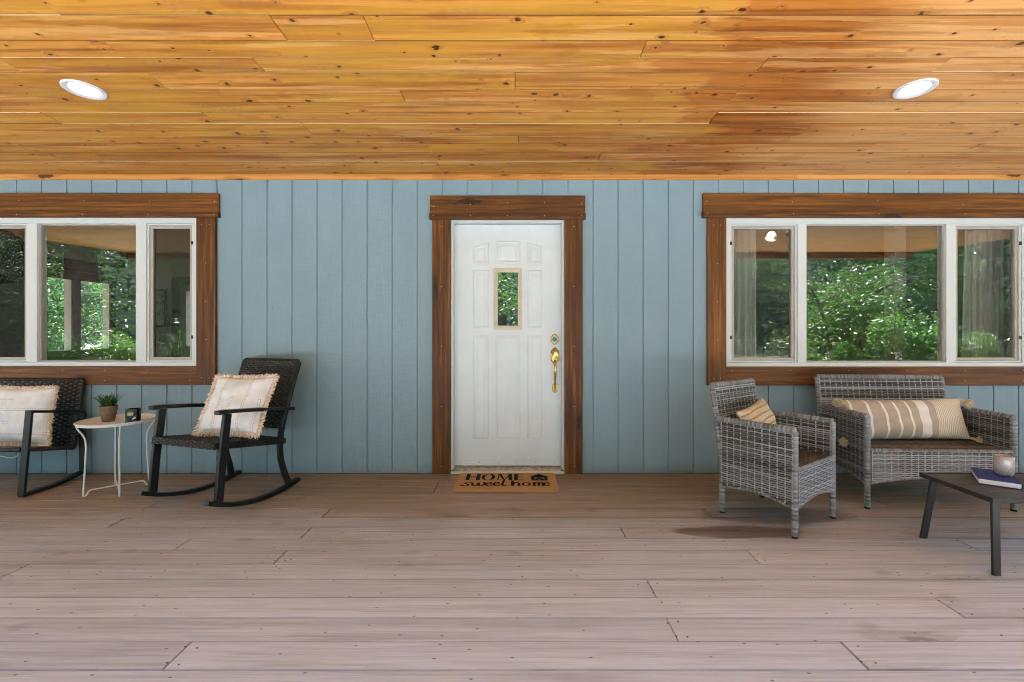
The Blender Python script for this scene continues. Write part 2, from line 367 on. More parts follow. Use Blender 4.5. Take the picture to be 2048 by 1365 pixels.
def glass_mat():
    t = NT('window_glass'); lw = t.n.new('ShaderNodeLayerWeight'); lw.inputs['Blend'].default_value = .5
    p = t.math('POWER', lw.outputs['Facing'], 5.0); r = t.math('MULTIPLY_ADD', p, .85, .105)
    tr = t.n.new('ShaderNodeBsdfTransparent'); tr.inputs[0].default_value = (.92, .94, .92, 1)
    gl = t.n.new('ShaderNodeBsdfGlossy'); gl.inputs['Roughness'].default_value = 0.0; gl.inputs['Color'].default_value = (1, 1, 1, 1)
    wob = t.n.new('ShaderNodeBump'); wob.inputs['Strength'].default_value = .02; wob.inputs['Distance'].default_value = .02
    t.l.new(t.noise(t.obj(), 2.5, 1), wob.inputs['Height']); t.l.new(wob.outputs[0], gl.inputs['Normal'])
    mx = t.n.new('ShaderNodeMixShader'); t.l.new(r, mx.inputs[0]); t.l.new(tr.outputs[0], mx.inputs[1]); t.l.new(gl.outputs[0], mx.inputs[2])
    t.l.new(mx.outputs[0], t.out.inputs['Surface']); return t.m
M_GLASS = glass_mat()
def emis(name, col, s):
    t = NT(name); t.b.inputs['Emission Color'].default_value = (*col, 1); t.b.inputs['Emission Strength'].default_value = s
    t.fin((.8, .8, .8, 1), .5); return t.m
M_LED = emis('lit_lens', (1, .99, .97), .35)

def board(b, xa, xb, ya, yb, zf, z0, z1, r):
    """one plank: lc = (along grain, across + offset, signed distance across from the middle)"""
    o = Vector((U(0, 40), U(0, 40), 0)); ids = []; h = (yb - ya) / 2
    for x in (xa, xb):
        for y in (ya, yb):
            for z in (z0, z1): ids.append(b.add((x, y, zf(y, z)), r, Vector((x, y, (y - ya - h) / h)) + o))
    for q in ((0, 1, 3, 2), (4, 6, 7, 5), (0, 4, 5, 1), (2, 3, 7, 6), (0, 2, 6, 4), (1, 5, 7, 3)): b.face(*[ids[k] for k in q])
# ================================================================ DECK
def build_deck():
    b = MB(); pitch = .1421; y0 = 3.429; joints = [-7.33 + .6115 * k for k in range(-3, 28)]
    js = [(x, y) for x, y in [(-1.235, 1.655), (-1.235, 2.37), (-2.455, 2.23), (-1.843, 2.51), (-2.455, 2.80), (-2.455, 3.08), (-1.235, 2.656), (-1.235, 2.94),
          (.601, 1.80), (.601, 2.087), (.601, 2.656), (1.208, 1.655), (1.82, 1.945), (1.208, 2.37), (2.45, 2.51), (1.208, 2.94), (-.62, 3.5), (-3.05, 3.36), (2.9, 3.22), (1.82, 3.36), (-.62, 3.36), (2.45, 3.08)]]
    nails = MB()
    for k in range(-3, 37):
        ya = y0 - pitch * (k + 1); yb = y0 - pitch * k
        if ya > 3.75: continue
        yb2 = min(yb, 3.735)
        cuts = [x for x, y in js if ya < y < yb]
        known = 1.5 < yb < 3.75
        xs = [-7.5]
        far = [-6.1 + U(0, 1.2)] if known else [-5.5 + U(0, 1.6), -3.0 + U(-.3, .6), .6 * round(U(-1, 3)), 3.0 + U(0, 1)]
        far = [round(q / .6115) * .6115 - .014 for q in far]
        for c in sorted(set(cuts + far + ([5.5] if known else [6.1]))): xs.append(c)
        xs.append(7.5)
        for xa, xb in zip(xs, xs[1:]):
            if xb - xa < .1: continue
            dz = U(-.0012, .0012); g = .0018 + U(0, .0010)
            e = .0026 + (U(0, .005) if any(abs(xa - c) < .01 for c in cuts) else 0)
            board(b, xa + e, xb - .0012, ya + g, yb2 - g, lambda y, z: z, -.03, dz, U(0, 1))
        b.cur = 0
        if known:
            for jx in joints:
                if -5 < jx < 5:
                    cut = any(abs(jx - c) < .08 for c in cuts)
                    for yy in (ya + .03, yb2 - .03):
                        for xx in ((jx - .022, jx + .022) if cut else (jx + U(-.012, .012),)):
                            if U(0, 1) < (.9 if cut else .16): nails.disc((xx + U(-.006, .006), yy + U(-.008, .008), .0005), (0, 0, 1), .0037, .0012, 7)
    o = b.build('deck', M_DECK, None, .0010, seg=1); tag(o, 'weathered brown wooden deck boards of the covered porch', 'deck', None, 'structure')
    n = nails.build('nail', M_DNAIL, o); n['kind'] = 'stuff'
    j = MB()
    j.box(-7.5, 7.5, -1.83, 3.73, -.40, -.034)
    j.build('joist_frame', M_DARK, o)
build_deck()

# ================================================================ HOUSE
house = tag(empty('house', (0, WY, 0)), 'blue-grey grooved siding house front with white door, cedar trimmed windows and pine porch ceiling', 'house')
def hb(mb, name, mats, parent=house, **k):
    """house parts are modelled in world space; shift under the Empty."""
    o = mb.build(name, mats, parent, **k)
    if parent is house: o.matrix_parent_inverse = Matrix.Translation((0, -WY, 0))
    return o
HX0, HX1 = -6.6, 6.9
WIN_L = (X(-50), X(396.3), Z(732.8), Z(436.2)); WIN_R = (X(1450.5), X(2051.5), Z(733.5), Z(437))
DOOR = (X(901.6), X(1128.6), 0.0, Z(441))
def build_siding():
    b = MB(); pitch = .2048; ph = X(1035.4); gw = .0095; top = 2.47
    ops = [WIN_L, WIN_R, DOOR]
    xs = {HX0, HX1}
    k0 = int((HX0 - ph) / pitch) ; k1 = int((HX1 - ph) / pitch)
    gro = [ph + pitch * k for k in range(k0, k1 + 1)]
    for g in gro: xs |= {round(g - gw / 2, 5), round(g + gw / 2, 5)}
    for a in ops: xs |= {round(a[0] + .004, 5), round(a[1] - .004, 5)}
    xs = sorted(xs); zs = sorted({0.004, top} | {round(q, 5) for a in ops for q in (a[2] + .004, a[3] - .004)})
    def isg(x): return any(abs(x - g) < gw / 2 for g in gro)
    for xa, xb in zip(xs, xs[1:]):
        xm = (xa + xb) / 2; d = WY + (.009 if isg(xm) else 0)
        for za, zb in zip(zs, zs[1:]):
            zm = (za + zb) / 2
            if any(a[0] + .003 < xm < a[1] - .003 and a[2] + .003 < zm < a[3] - .003 for a in ops): continue
            q = [b.add(p) for p in ((xa, d, za), (xb, d, za), (xb, d, zb), (xa, d, zb))]; b.face(*q)
            if isg(xm):
                for xx, s in ((xa, 1), (xb, -1)):
                    q = [b.add(p) for p in ((xx, WY, za), (xx, WY + .009, za), (xx, WY + .009, zb), (xx, WY, zb))]; b.face(*(q if s > 0 else q[::-1]))
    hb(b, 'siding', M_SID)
    # structural wall behind (interior face), with the same openings
    w = MB()
    def wall(xa, xb, za, zb): w.box(xa, xb, WY + .016, WY + .14, za, zb)
    ztop = 2.47
    wall(HX0, WIN_L[0] - .0, 0, ztop); wall(WIN_L[0], WIN_L[1], 0, WIN_L[2]); wall(WIN_L[0], WIN_L[1], WIN_L[3], ztop)
    wall(WIN_L[1], DOOR[0], 0, ztop); wall(DOOR[0], DOOR[1], DOOR[3], ztop); wall(DOOR[1], WIN_R[0], 0, ztop)
    wall(WIN_R[0], WIN_R[1], 0, WIN_R[2]); wall(WIN_R[0], WIN_R[1], WIN_R[3], ztop); wall(WIN_R[1], HX1, 0, ztop)
    hb(w, 'wall', M_INT)
M_INT = plain('taupe_plaster', (.52, .46, .38), .8, .2, 0, .05, 4)
M_INTC = plain('cream_plaster', (.68, .63, .55), .8, .2, 0, .05, 4)
M_INTF = plain('interior_oak', (.17, .10, .055), .4, .4, 0, .2, 3)
build_siding()

def build_ceiling():
    b = MB(); py = [30.4, 81.9, 115.7, 144.2, 180, 204.7, 225.5, 247.2, 272.4, 287.3, 305.5, 322.6, 340.2]
    ys = [ceil_y(p) for p in py]; ys.append(3.735)
    while ys[0] > -1.25: ys.insert(0, ys[0] - random.choice((.142, .142, .185)))
    J = [(100, 15), (231, 102), (521, 133), (324, 168), (27, 135), (421, 239), (199, 315), (738, 58), (1287, 97), (806, 194), (859, 296), (1199, 314), (1525, 130),
         (1467, 193), (1740, 297), (1030, 162), (1617, 256), (1671, 332), (1037, 280), (878, 333), (1100, 345), (620, 265), (1430, 232), (560, 60), (1900, 120), (90, 230)]
    JW = [(X(px, ceil_y(p)), ceil_y(p)) for px, p in J]
    for ya, yb in zip(ys, ys[1:]):
        cuts = sorted({-7.6, 7.6} | {x for x, y in JW if ya < y < yb} | {-4.2 + U(-1.2, .2), 3.9 + U(-.6, 1.5)})
        base = U(0, 1)
        for xa, xb in zip(cuts, cuts[1:]):
            if xb - xa < .05: continue
            g = .0006; dz = U(-.0022, .0022); r = min(1, max(0, base * .35 + U(0, .65)))
            board(b, xa + .0022, xb - .0016, ya + g, yb - g, lambda y, z: ceil_z(y) + dz + z, 0, .019, r)
    hb(b, 'porch_ceiling', M_CEIL)
    # trim strip along the top of the wall
    c = MB(); cuts = [-6.6, X(128), X(130 / 1), X(866), X(1590), 4.4, 6.9]
    cuts = [-6.6, -3.68, X(866), X(1590), 4.6, 6.9]
    for xa, xb in zip(cuts, cuts[1:]): c.box(xa + .0008, xb - .0008, WY - .02, WY - .002, Z(361.2), Z(349.0) + .002, 'x')
    hb(c, 'ceiling_trim', M_TRIM, bevel=.0015)
    # roof deck above, fascia beam at the open front
    r = MB()
    for (xa, xb, ya, yb) in ((-7.9, 7.9, -1.45, 8.4),):
        ids = []
        for x in (xa, xb):
            for y in (ya, yb):
                for z in (.03, .16): ids.append(r.add((x, y, ceil_z(min(y, 3.72)) + z + (.02 if y > 4 else 0))))
        for q in ((0, 1, 3, 2), (4, 6, 7, 5), (0, 4, 5, 1), (2, 3, 7, 6), (0, 2, 6, 4), (1, 5, 7, 3)): r.face(*[ids[k] for k in q])
    hb(r, 'roof', M_DARK)
    f = MB(); f.box(-7.6, 7.6, -1.42, -1.28, 2.56, ceil_z(-1.3) + .03, 'x')
    hb(f, 'porch_beam', M_CAS)
build_ceiling()

def nails_on(b, pts, y):
    b.cur = 1
    for x, z in pts: b.disc((x, y, z), (0, -1, 0), .0030, .001, 7)
    b.cur = 0
def casing(parent, x0, x1, z0, z1, hx0, hx1, hz1, dz, left, right, bottom, below):
    """head board + drip strip + sides + bottom board"""
    yb, yf = WY - .001, WY - .026
    b = MB(); b.box(hx0, hx1, yf, yb, dz, hz1, 'x', U(.5, .9))
    nails_on(b, [(hx0 + .03 + (hx1 - hx0 - .06) * k / 4, (dz + hz1) / 2 + U(-.02, .02)) for k in range(5)], yf); b.build('casing_board', [M_CAS, M_NAIL], parent, .003)
    b = MB(); b.box(hx0 - .003, hx1 + .003, yf - .014, yb, z1, dz - .0012, 'x', U(0, .3))
    nails_on(b, [(hx0 + .03 + (hx1 - hx0 - .06) * k / 4, (dz + z1) / 2) for k in range(5)], yf - .014); b.build('casing_board', [M_CAS, M_NAIL], parent, .004)
    for (xa, xb, zz) in ((left[0], left[1], below), (right[0], right[1], below)):
        b = MB(); b.box(xa, xb, yf, yb, zz, z1 - .0012, 'z', U(.25, .8) if bottom else U(0, .12))
        n = 5; h = z1 - zz
        nails_on(b, [(xa + (xb - xa) * q, zz + .06 + (h - .12) * k / (n - 1)) for k in range(n) for q in ((.3, .7) if k in (0, n - 1) and bottom else (.52,))], yf); b.build('casing_board', [M_CAS, M_NAIL], parent, .003)
    if bottom:
        b = MB(); b.box(left[1] + .001, right[0] - .001, yf, yb, below, z0 - .001, 'x', U(.3, .7))
        W = right[0] - left[1]
        nails_on(b, [(left[1] + .05 + (W - .1) * k / 5, below + q * (z0 - below)) for k in range(6) for q in (.25, .8)], yf); b.build('casing_board', [M_CAS, M_NAIL], parent, .003)

def screen_mat(name, open_):
    t = NT(name); tr = t.n.new('ShaderNodeBsdfTransparent'); tr.inputs[0].default_value = (open_, open_, open_, 1); df = t.n.new('ShaderNodeBsdfDiffuse'); df.inputs[0].default_value = (.09, .09, .085, 1)
    m = t.n.new('ShaderNodeMixShader'); m.inputs[0].default_value = (1 - open_) * .5; t.l.new(tr.outputs[0], m.inputs[1]); t.l.new(df.outputs[0], m.inputs[2]); t.l.new(m.outputs[0], t.out.inputs['Surface']); return t.m
def window(win, label, mull, cas, screen):
    x0, x1, z0, z1 = win; b = MB(); ya, yb = WY - .008, WY + .075
    t, bt, sd = .046, .034, .036
    b.box(x0, x1, ya, yb, z1 - t, z1, 'x'); b.box(x0, x1, ya, yb, z0, z0 + bt, 'x')
    zi0, zi1 = z0 + bt, z1 - t
    b.box(x0, x0 + sd, ya + .0005, yb, zi0, zi1, 'z'); b.box(x1 - sd, x1, ya + .0005, yb, zi0, zi1, 'z')
    for a, c in mull: b.box(a, c, ya + .0005, yb, zi0, zi1, 'z')
    f = hb(b, 'window', M_VINYL, bevel=.003); f['label'] = label
    (a0, a1), (c0, c1) = mull
    # inner stop bead round the middle light
    s = MB(); bd = .012
    s.box(a1, c0, WY + .012, WY + .03, zi0, zi0 + bd, 'x'); s.box(a1, c0, WY + .012, WY + .03, zi1 - bd, zi1, 'x')
    s.box(a1, a1 + bd, WY + .012, WY + .03, zi0 + bd, zi1 - bd, 'z'); s.box(c0 - bd, c0, WY + .012, WY + .03, zi0 + bd, zi1 - bd, 'z')
    s.build('glazing_bead', M_SASH, f)
    p = MB(); p.box(a1 + .003, c0 - .003, WY + .031, WY + .034, zi0 + .003, zi1 - .003); p.build('pane', M_GLASS, f)
    for (sa, sb, side) in ((x0 + sd + .004, a0 - .004, -1), (c1 + .004, x1 - sd - .004, 1)):
        for (m, yy, i0, w) in ((M_VINYL, .0, 0, .012), (M_SASH, .012, .013, .024)):
            s = MB(); xa, xb, za, zb = sa + i0, sb - i0, zi0 + i0 + .002, zi1 - i0 - .002; y0, y1 = WY + yy, WY + .045
            s.box(xa, xb, y0, y1, za, za + w, 'x'); s.box(xa, xb, y0, y1, zb - w, zb, 'x')
            s.box(xa, xa + w, y0, y1, za + w, zb - w, 'z'); s.box(xb - w, xb, y0, y1, za + w, zb - w, 'z')
            s.build('sash', m, f, .002)
        p = MB(); p.box(sa + .034, sb - .034, WY + .031, WY + .034, zi0 + .036, zi1 - .036); p.build('pane', M_GLASS, f)
        q = MB(); q.box(sa + .036, sb - .036, WY + .024, WY + .0245, zi0 + .038, zi1 - .038); q.build('insect_screen', screen, f)
        xl = (sa + .006) if side < 0 else (sb - .006)
        for q in (.14, .82):
            l = MB(); zz = zi1 - q * (zi1 - zi0); l.box(xl - .009, xl + .009, WY - .006, WY + .0, zz - .014, zz + .014); l.build('latch', M_BLKPLUG, f, .002)
    casing(f, x0, x1, z0, z1 - .002, *cas)
    return f
window(WIN_L, 'left window with dark room and green shrubs mirrored in it', ((X(56), X(75.3)), (X(273), X(293.5))),
       (X(-93), X(441), Z(389), Z(427), (X(-86), X(-50.5)), (X(396.8), X(434)), True, Z(770)), screen_mat('dark_screen', .78))
window(WIN_R, 'right window with sheer curtains and a green tree mirrored in it', ((X(1594.5), X(1612)), (X(1891), X(1908))),
       (X(1403.7), X(2098), Z(389), Z(424), (X(1412.8), X(1450)), (X(2052), X(2089)), True, Z(770.8)), screen_mat('light_screen', .93))

# ---------------------------------------------------------------- front door
def build_door():
    YS = WY + .062                                   # face of the slab
    def dx(px): return X(px, YS)
    def dz(py): return Z(py, YS)
    x0, x1, z0, z1 = dx(907.5), dx(1122.8), dz(931), dz(450.5)
    b = MB(); b.box(x0, x1, YS, YS + .045, z0, z1, 'z', .5, False)
    def panel(xa, xb, za, top):
        """raised and fielded panel; top(x) gives the upper edge"""
        N = 7
        def outline(i):
            pts = [(xa + i, za + i), (xb - i, za + i)]
            for k in range(N + 1):
                x = xb - i - (xb - xa - 2 * i) * k / N; pts.append((x, top(x) - i * 1.02))
            return pts
        prof = [(0, .001), (.006, -.0045), (.012, -.005), (.020, -.001), (.032, -.0008), (.044, -.0045)]
        loops = [[b.add((x, YS + d, z), .5) for x, z in outline(i)] for i, d in prof]
        n = len(loops[0])
        for A, B in zip(loops, loops[1:]):
            for k in range(n): b.face(A[k], A[(k + 1) % n], B[(k + 1) % n], B[k])
        b.face(*loops[-1])
    cxm = dx(1016)
    def arch(x): return dz(482) - (abs(x - cxm) / (dx(1084.6) - cxm)) ** 2 * (dz(482) - dz(494))
    for xa, xb in ((946.5, 977.8), (991, 1041), (1054, 1084.6)): panel(dx(xa), dx(xb), dz(528), arch)
    for xa, xb in ((946.5, 977.8), (1054, 1084.6)): panel(dx(xa), dx(xb), dz(657), lambda x: dz(540.5))
    for xa, xb in ((946.5, 977.8), (991, 1041), (1054, 1084.6)): panel(dx(xa), dx(xb), dz(879), lambda x: dz(671))
    door = hb(b, 'front_door', M_DOOR, fixn=True); door['label'] = 'white panelled front door with small glass light and brass handle'
    # jambs, head, stop
    j = MB()
    j.box(DOOR[0], DOOR[0] + .022, WY - .004, WY + .12, 0.03, DOOR[3], 'z', .5); j.box(DOOR[1] - .022, DOOR[1], WY - .004, WY + .12, 0.03, DOOR[3], 'z', .5)
    j.box(DOOR[0] + .022, DOOR[1] - .022, WY - .003, WY + .12, DOOR[3] - .022, DOOR[3], 'x', .5)
    j.build('door_frame', M_JAMB, door, .002)
    # threshold: worn wood sill with a white nosing
    th = MB(); ids = [th.add((x, y, z), .6) for x in (DOOR[0] + .022, DOOR[1] - .022) for y, z in ((WY - .005, .004), (WY - .005, .022), (WY + .12, .004), (WY + .12, .048))]
    for q in ((0, 1, 3, 2), (4, 6, 7, 5), (0, 4, 5, 1), (2, 3, 7, 6), (0, 2, 6, 4), (1, 5, 7, 3)): th.face(*[ids[k] for k in q])
    m = NT('worn_sill'); nn = m.noise(m.obj(), 25, 6, .7); c = m.mix(m.step(nn, .42, .6), (.52, .47, .40), (.33, .28, .22)); c = m.mix(m.step(m.noise(m.vmath('MULTIPLY', m.obj(), (14, 40, 10)), 1, 5), .62, .7), c, (.08, .075, .06))
    th.build('threshold', m.fin(c, .6), door, .003)
    ns = MB(); ns.box(DOOR[0] + .001, DOOR[1] - .001, WY - .024, WY - .0055, .003, .0205, 'x', .5); ns.build('sill_nosing', M_JAMB, door, .003)
    # sweep with screws
    s = MB(); zb = z0 + .002; s.box(x0 + .002, x1 - .004, YS - .009, YS - .001, zb, zb + .036, 'x', .5); s.box(x0 + .002, x1 - .004, YS - .014, YS - .0095, zb, zb + .014, 'x', .5)
    s.cur = 1
    for k in range(6): s.disc((x0 + .06 + (x1 - x0 - .12) * k / 5, YS - .009, zb + .025), (0, -1, 0), .0035, .001, 7)
    s.build('door_sweep', [M_DOOR, M_DNAIL], door, .0015)
    # glass light
    gx0, gx1, gz0, gz1 = dx(987.5), dx(1043.7), dz(660), dz(537.5); w = .035
    g = MB()
    for i, (o, y) in enumerate(((0, .013), (.016, .017))):
        ww = w - o
        g.box(gx0 + o * .0, gx1, YS - y, YS - (.0005 if i == 0 else .013), gz0, gz0 + ww * (1 if i == 0 else .45), 'x') if i == 0 else None
    g = MB()
    def frame(i, w, ya, yb):
        g.box(gx0 + i, gx1 - i, ya, yb, gz0 + i, gz0 + i + w, 'x', .5); g.box(gx0 + i, gx1 - i, ya, yb, gz1 - i - w, gz1 - i, 'x', .5)
        g.box(gx0 + i, gx0 + i + w, ya, yb, gz0 + i + w, gz1 - i - w, 'z', .5); g.box(gx1 - i - w, gx1 - i, ya, yb, gz0 + i + w, gz1 - i - w, 'z', .5)
    frame(0, .0135, YS - .017, YS - .001); frame(.0136, .010, YS - .012, YS - .001); frame(.0237, .010, YS - .017, YS - .001)
    g.build('light_frame', M_CREAM, door, .0025)
    p = MB(); p.box(gx0 + .032, gx1 - .032, YS - .006, YS - .003, gz0 + .032, gz1 - .032)
    mg = NT('dark_door_glass'); mg.fin((.012, .03, .022, 1), .02, 1.0); mg.b.inputs['IOR'].default_value = 2.2
    p.build('pane', mg.m, door)
    # brass deadbolt and handle set
    def plate(mb, cx, cz, w, h, style, y0, d):
        pts = []
        if style == 'oval':
            for a, r in ((0, 1), (1, 1)): pass
            q = [(-.5, -.22), (-.5, .22), (-.36, .27), (-.30, .38), (-.16, .47), (0, .5), (.16, .47), (.30, .38), (.36, .27), (.5, .22), (.5, -.22), (.36, -.27), (.30, -.38), (.16, -.47), (0, -.5), (-.16, -.47), (-.30, -.38), (-.36, -.27)]
        elif style == 'long':
            q = [(-.5, -.34), (-.5, .32), (-.34, .35), (-.27, .42), (-.14, .48), (0, .5), (.14, .48), (.27, .42), (.34, .35), (.5, .32), (.5, -.34), (.34, -.38), (.24, -.46), (.2, -.5), (-.2, -.5), (-.24, -.46), (-.34, -.38)]
        else:
            q = [(-.5, -.32), (-.5, .30), (-.22, .44), (0, .5), (.22, .44), (.5, .30), (.5, -.32), (.22, -.46), (0, -.5), (-.22, -.46)]
        L = [[mb.add((cx + a * w * s, y0 - dd, cz + c * h * s)) for a, c in q] for s, dd in ((1, 0), (1, d * .5), (.90, d), (.84, d * .8))]
        n = len(q)
        for A, B in zip(L, L[1:]):
            for k in range(n): mb.face(A[k], A[(k + 1) % n], B[(k + 1) % n], B[k])
        mb.face(*L[-1])
    d = MB(); cxd, czd = dx(1109), dz(679); plate(d, cxd, czd, .067, .092, 'oval', YS, .012)
    def cyl(mb, cx, cz, rad, y0, y1, n=20): mb.tube([(cx, y0, cz), (cx, y1, cz)], rad, n, side=(0, 0, 1))
    cyl(d, cxd, czd, .024, YS - .006, YS - .02); d.cur = 1; cyl(d, cxd, czd, .0195, YS - .0202, YS - .0225)
    d.build('deadbolt', [M_BRASS, M_BLUECAP], door, smooth=35, fixn=True)
    h = MB(); hx = dx(1109.5); plate(h, hx, dz(711.5), .068, .134, 'long', YS, .012); plate(h, hx + .002, dz(776), .046, .084, 'rhomb', YS, .010)
    zt, zb = dz(723), dz(774)
    path = [(hx, YS - .006, zt), (hx, YS - .03, zt + .004), (hx, YS - .048, zt - .012), (hx + .001, YS - .055, zt - .05), (hx + .001, YS - .05, zt - .10), (hx + .001, YS - .035, zt - .15), (hx + .001, YS - .018, zb + .02), (hx + .001, YS - .012, zb - .01), (hx + .001, YS - .008, zb - .03)]
    h.tube(path, [.010, .009, .009, .011, .0105, .008, .007, .007, .005], 10, side=(1, 0, 0))
    h.box(hx - .009, hx + .009, YS - .045, YS - .008, zt + .016, zt + .021, 'x', .3)
    h.build('door_handle', M_BRASS, door, smooth=40, fixn=True)
    # casing
    casing(door, DOOR[0], DOOR[1], 0, DOOR[3] + .002, X(861), X(1169.5), Z(394), Z(428.5), (X(865.6), X(901.4)), (X(1128.8), X(1164.4)), False, .004)
    # dark hallway behind so nothing shows through
build_door()

# ---------------------------------------------------------------- rooms behind the windows
def struct(mb, name, mat, label=None):
    o = mb.build(name, mat); o['kind'] = 'structure'; return o
def build_rooms():
    f = MB(); f.box(HX0, HX1, WY + .145, 7.75, -.05, .02); struct(f, 'interior_floor', M_INTF)
    c = MB(); c.box(HX0, HX1, WY + .142, 7.75, 2.44, 2.50); struct(c, 'interior_ceiling', M_INTC)
    # left end wall at x=-6.5 with a pair of lit windows, back wall at y=7.6
    w = MB(); xw0, xw1 = -6.6, -6.5
    A = (6.29, 6.64); B = (6.77, 7.25); zt, zb = 1.90, .88
    w.box(xw0, xw1, WY + .142, A[0], .02, 2.44, 'z'); w.box(xw0, xw1, A[0], B[1], .02, zb, 'z'); w.box(xw0, xw1, A[0], B[1], zt, 2.44, 'z'); w.box(xw0, xw1, A[1], B[0], zb, zt, 'z'); w.box(xw0, xw1, B[1], 7.75, .02, 2.44, 'z')
    struct(w, 'interior_end_wall', M_INT)
    w = MB(); D = (-5.53, -5.05)
    w.box(xw1, D[0], 7.6, 7.75, .02, 2.44); w.box(D[0], D[1], 7.6, 7.75, 1.82, 2.44); w.box(D[0], D[1], 7.6, 7.75, .02, .9); w.box(D[1], HX1, 7.6, 7.75, .02, 2.44)
    struct(w, 'interior_back_wall', M_INT)
    w = MB(); w.box(-1.35, -1.25, WY + .142, 7.6, .02, 2.44); w.box(1.2, 1.3, WY + .142, 7.6, .02, 2.44); w.box(HX1 - .1, HX1, WY + .142, 7.6, .02, 2.44)
    struct(w, 'interior_partition_wall', M_INT)
    # timber casing of the end-wall windows and the back opening
    e = MB(); x = xw1
    e.box(x, x + .02, A[0] - .12, B[1] + .12, zt, zt + .30, 'y', .2); e.box(x, x + .02, A[0] - .1, A[0], zb - .1, zt, 'z', .2); e.box(x, x + .02, B[1], B[1] + .1, zb - .1, zt, 'z', .2); e.box(x, x + .02, A[1], B[0], zb, zt, 'z', .3); e.box(x, x + .03, A[0], B[1], zb - .12, zb, 'y', .3)
    tag(e.build('window_casing', M_CAS, None, .003), 'dark timber casing round the bright window inside the left room', 'window casing')
    e = MB(); e.box(-5.75, -5.62, 7.57, 7.6, .02, 2.02, 'z', .1); e.box(-5.75, -4.9, 7.57, 7.6, 1.92, 2.05, 'x', .1)
    tag(e.build('door_surround', M_DARKW, None, .003), 'dark brown door surround on the back wall seen in the left window', 'door frame')
    # pier with driftwood art, right room
    pr = MB(); pr.box(4.10, 4.23, 5.0, 5.14, .02, 2.44, 'z'); struct(pr, 'interior_pillar', M_INTC)
    art = MB(); N = 9; pts = []
    za, zb2, y = 1.13, 1.45, 4.985
    pts = [(4.098, y, za), (4.15, y, za + .008), (4.228, y, za - .004), (4.234, y, za + .1), (4.226, y, za + .2), (4.23, y, zb2), (4.16, y, zb2 - .006), (4.10, y, zb2 - .002), (4.094, y, za + .22), (4.099, y, za + .1)]
    art.poly(pts, (0, -1, 0), .03)
    t = NT('driftwood'); nn = t.noise(t.vmath('MULTIPLY', t.obj(), (14, 1, 4)), 1, 5, .7); t.fin(t.mix(t.step(nn, .42, .58), (.62, .56, .45), (.10, .05, .025)), .7)
    tag(art.build('wall_art', t.m, None, .003, fixn=True), 'peeling driftwood plank hung on the pillar inside the right window', 'wall art')
    # framed picture on the back wall
    x0, x1, z0, z1 = -6.13, -5.84, 1.22, 1.84
    r = empty('framed_picture', (x0, 7.57, z0)); fr = MB(); w = .02
    for q in ((0, x1 - x0, 0, w, 'x'), (0, x1 - x0, z1 - z0 - w, z1 - z0, 'x'), (0, w, w, z1 - z0 - w, 'z'), (x1 - x0 - w, x1 - x0, w, z1 - z0 - w, 'z')): fr.box(q[0], q[1], -.02, .025, q[2], q[3], q[4])
    fr.build('frame', M_DARKW, r, .002)
    t = NT('floral_print'); v = t.noise(t.obj(), 13, 4, .6, 1.2); t.fin(t.mix(t.step(v, .5, .57), (.42, .38, .31), (.10, .11, .09)), .6)
    pp = MB(); pp.box(w, x1 - x0 - w, 0, .02, w, z1 - z0 - w); pp.build('print', t.m, r)
    tag(r, 'framed botanical print on the back wall seen in the left window', 'picture')
    # round woven basket on the end wall
    bk = MB(); c = Vector((-6.49, 5.72, 2.10)); R = .34
    for k in range(15):
        rr = R * (1 - k / 15.5); bk.tube([c + Vector((.03 - .02 * (rr / R), math.cos(a) * rr, math.sin(a) * rr)) for a in [2 * PI * i / 40 for i in range(40)]], .009, 5, side=(1, 0, 0), closed=True)
    for k in range(28):
        a = 2 * PI * k / 28; bk.tube([c + Vector((.012, math.cos(a) * rr, math.sin(a) * rr)) for rr in (.02, R * .5, R)], .006, 4, side=(1, 0, 0))
    tag(bk.build('wall_basket', plain('dark_seagrass', (.035, .024, .016), .7), None), 'large round dark woven basket hung on the wall in the left room', 'basket')
    # sheer curtains
    def sheer(xa, xb, y, za, zb, folds, label, slant=0):
        cu = MB(); nu, nv = 90, 14
        def fn(u, v):
            z = zb + (za - zb) * v; a = u * folds * 2 * PI
            return (xa + (xb - xa) * u + slant * v * (1 - u) + .006 * math.sin(a * 1.7 + 1), y + .022 * math.sin(a) * (.5 + .5 * v) + .008 * math.sin(a * 2.3 + v * 2), z)
        cu.grid(fn, nu, nv)
        tag(cu.build('curtain', M_SHEER, None, smooth=180), label, 'curtain', 'sheer curtains in the right window')
    t = NT('sheer_voile'); tr = t.n.new('ShaderNodeBsdfTransparent'); tl = t.n.new('ShaderNodeBsdfTranslucent'); df = t.n.new('ShaderNodeBsdfDiffuse')
    tl.inputs[0].default_value = (.8, .8, .78, 1); df.inputs[0].default_value = (.82, .82, .80, 1)
    m1 = t.n.new('ShaderNodeMixShader'); m1.inputs[0].default_value = .3; t.l.new(df.outputs[0], m1.inputs[1]); t.l.new(tl.outputs[0], m1.inputs[2])
    m2 = t.n.new('ShaderNodeMixShader'); m2.inputs[0].default_value = .86; t.l.new(tr.outputs[0], m2.inputs[1]); t.l.new(m1.outputs[0], m2.inputs[2]); t.l.new(m2.outputs[0], t.out.inputs['Surface'])
    M_SHEER = t.m
    sheer(X(1458, 3.95), X(1512, 3.95), 3.95, .70, 2.2, 5, 'white sheer curtain behind the left sash of the right window')
    sheer(X(1930, 3.97), X(2006, 3.97), 3.97, .70, 2.2, 7, 'white sheer curtain behind the right sash of the right window', -.03)
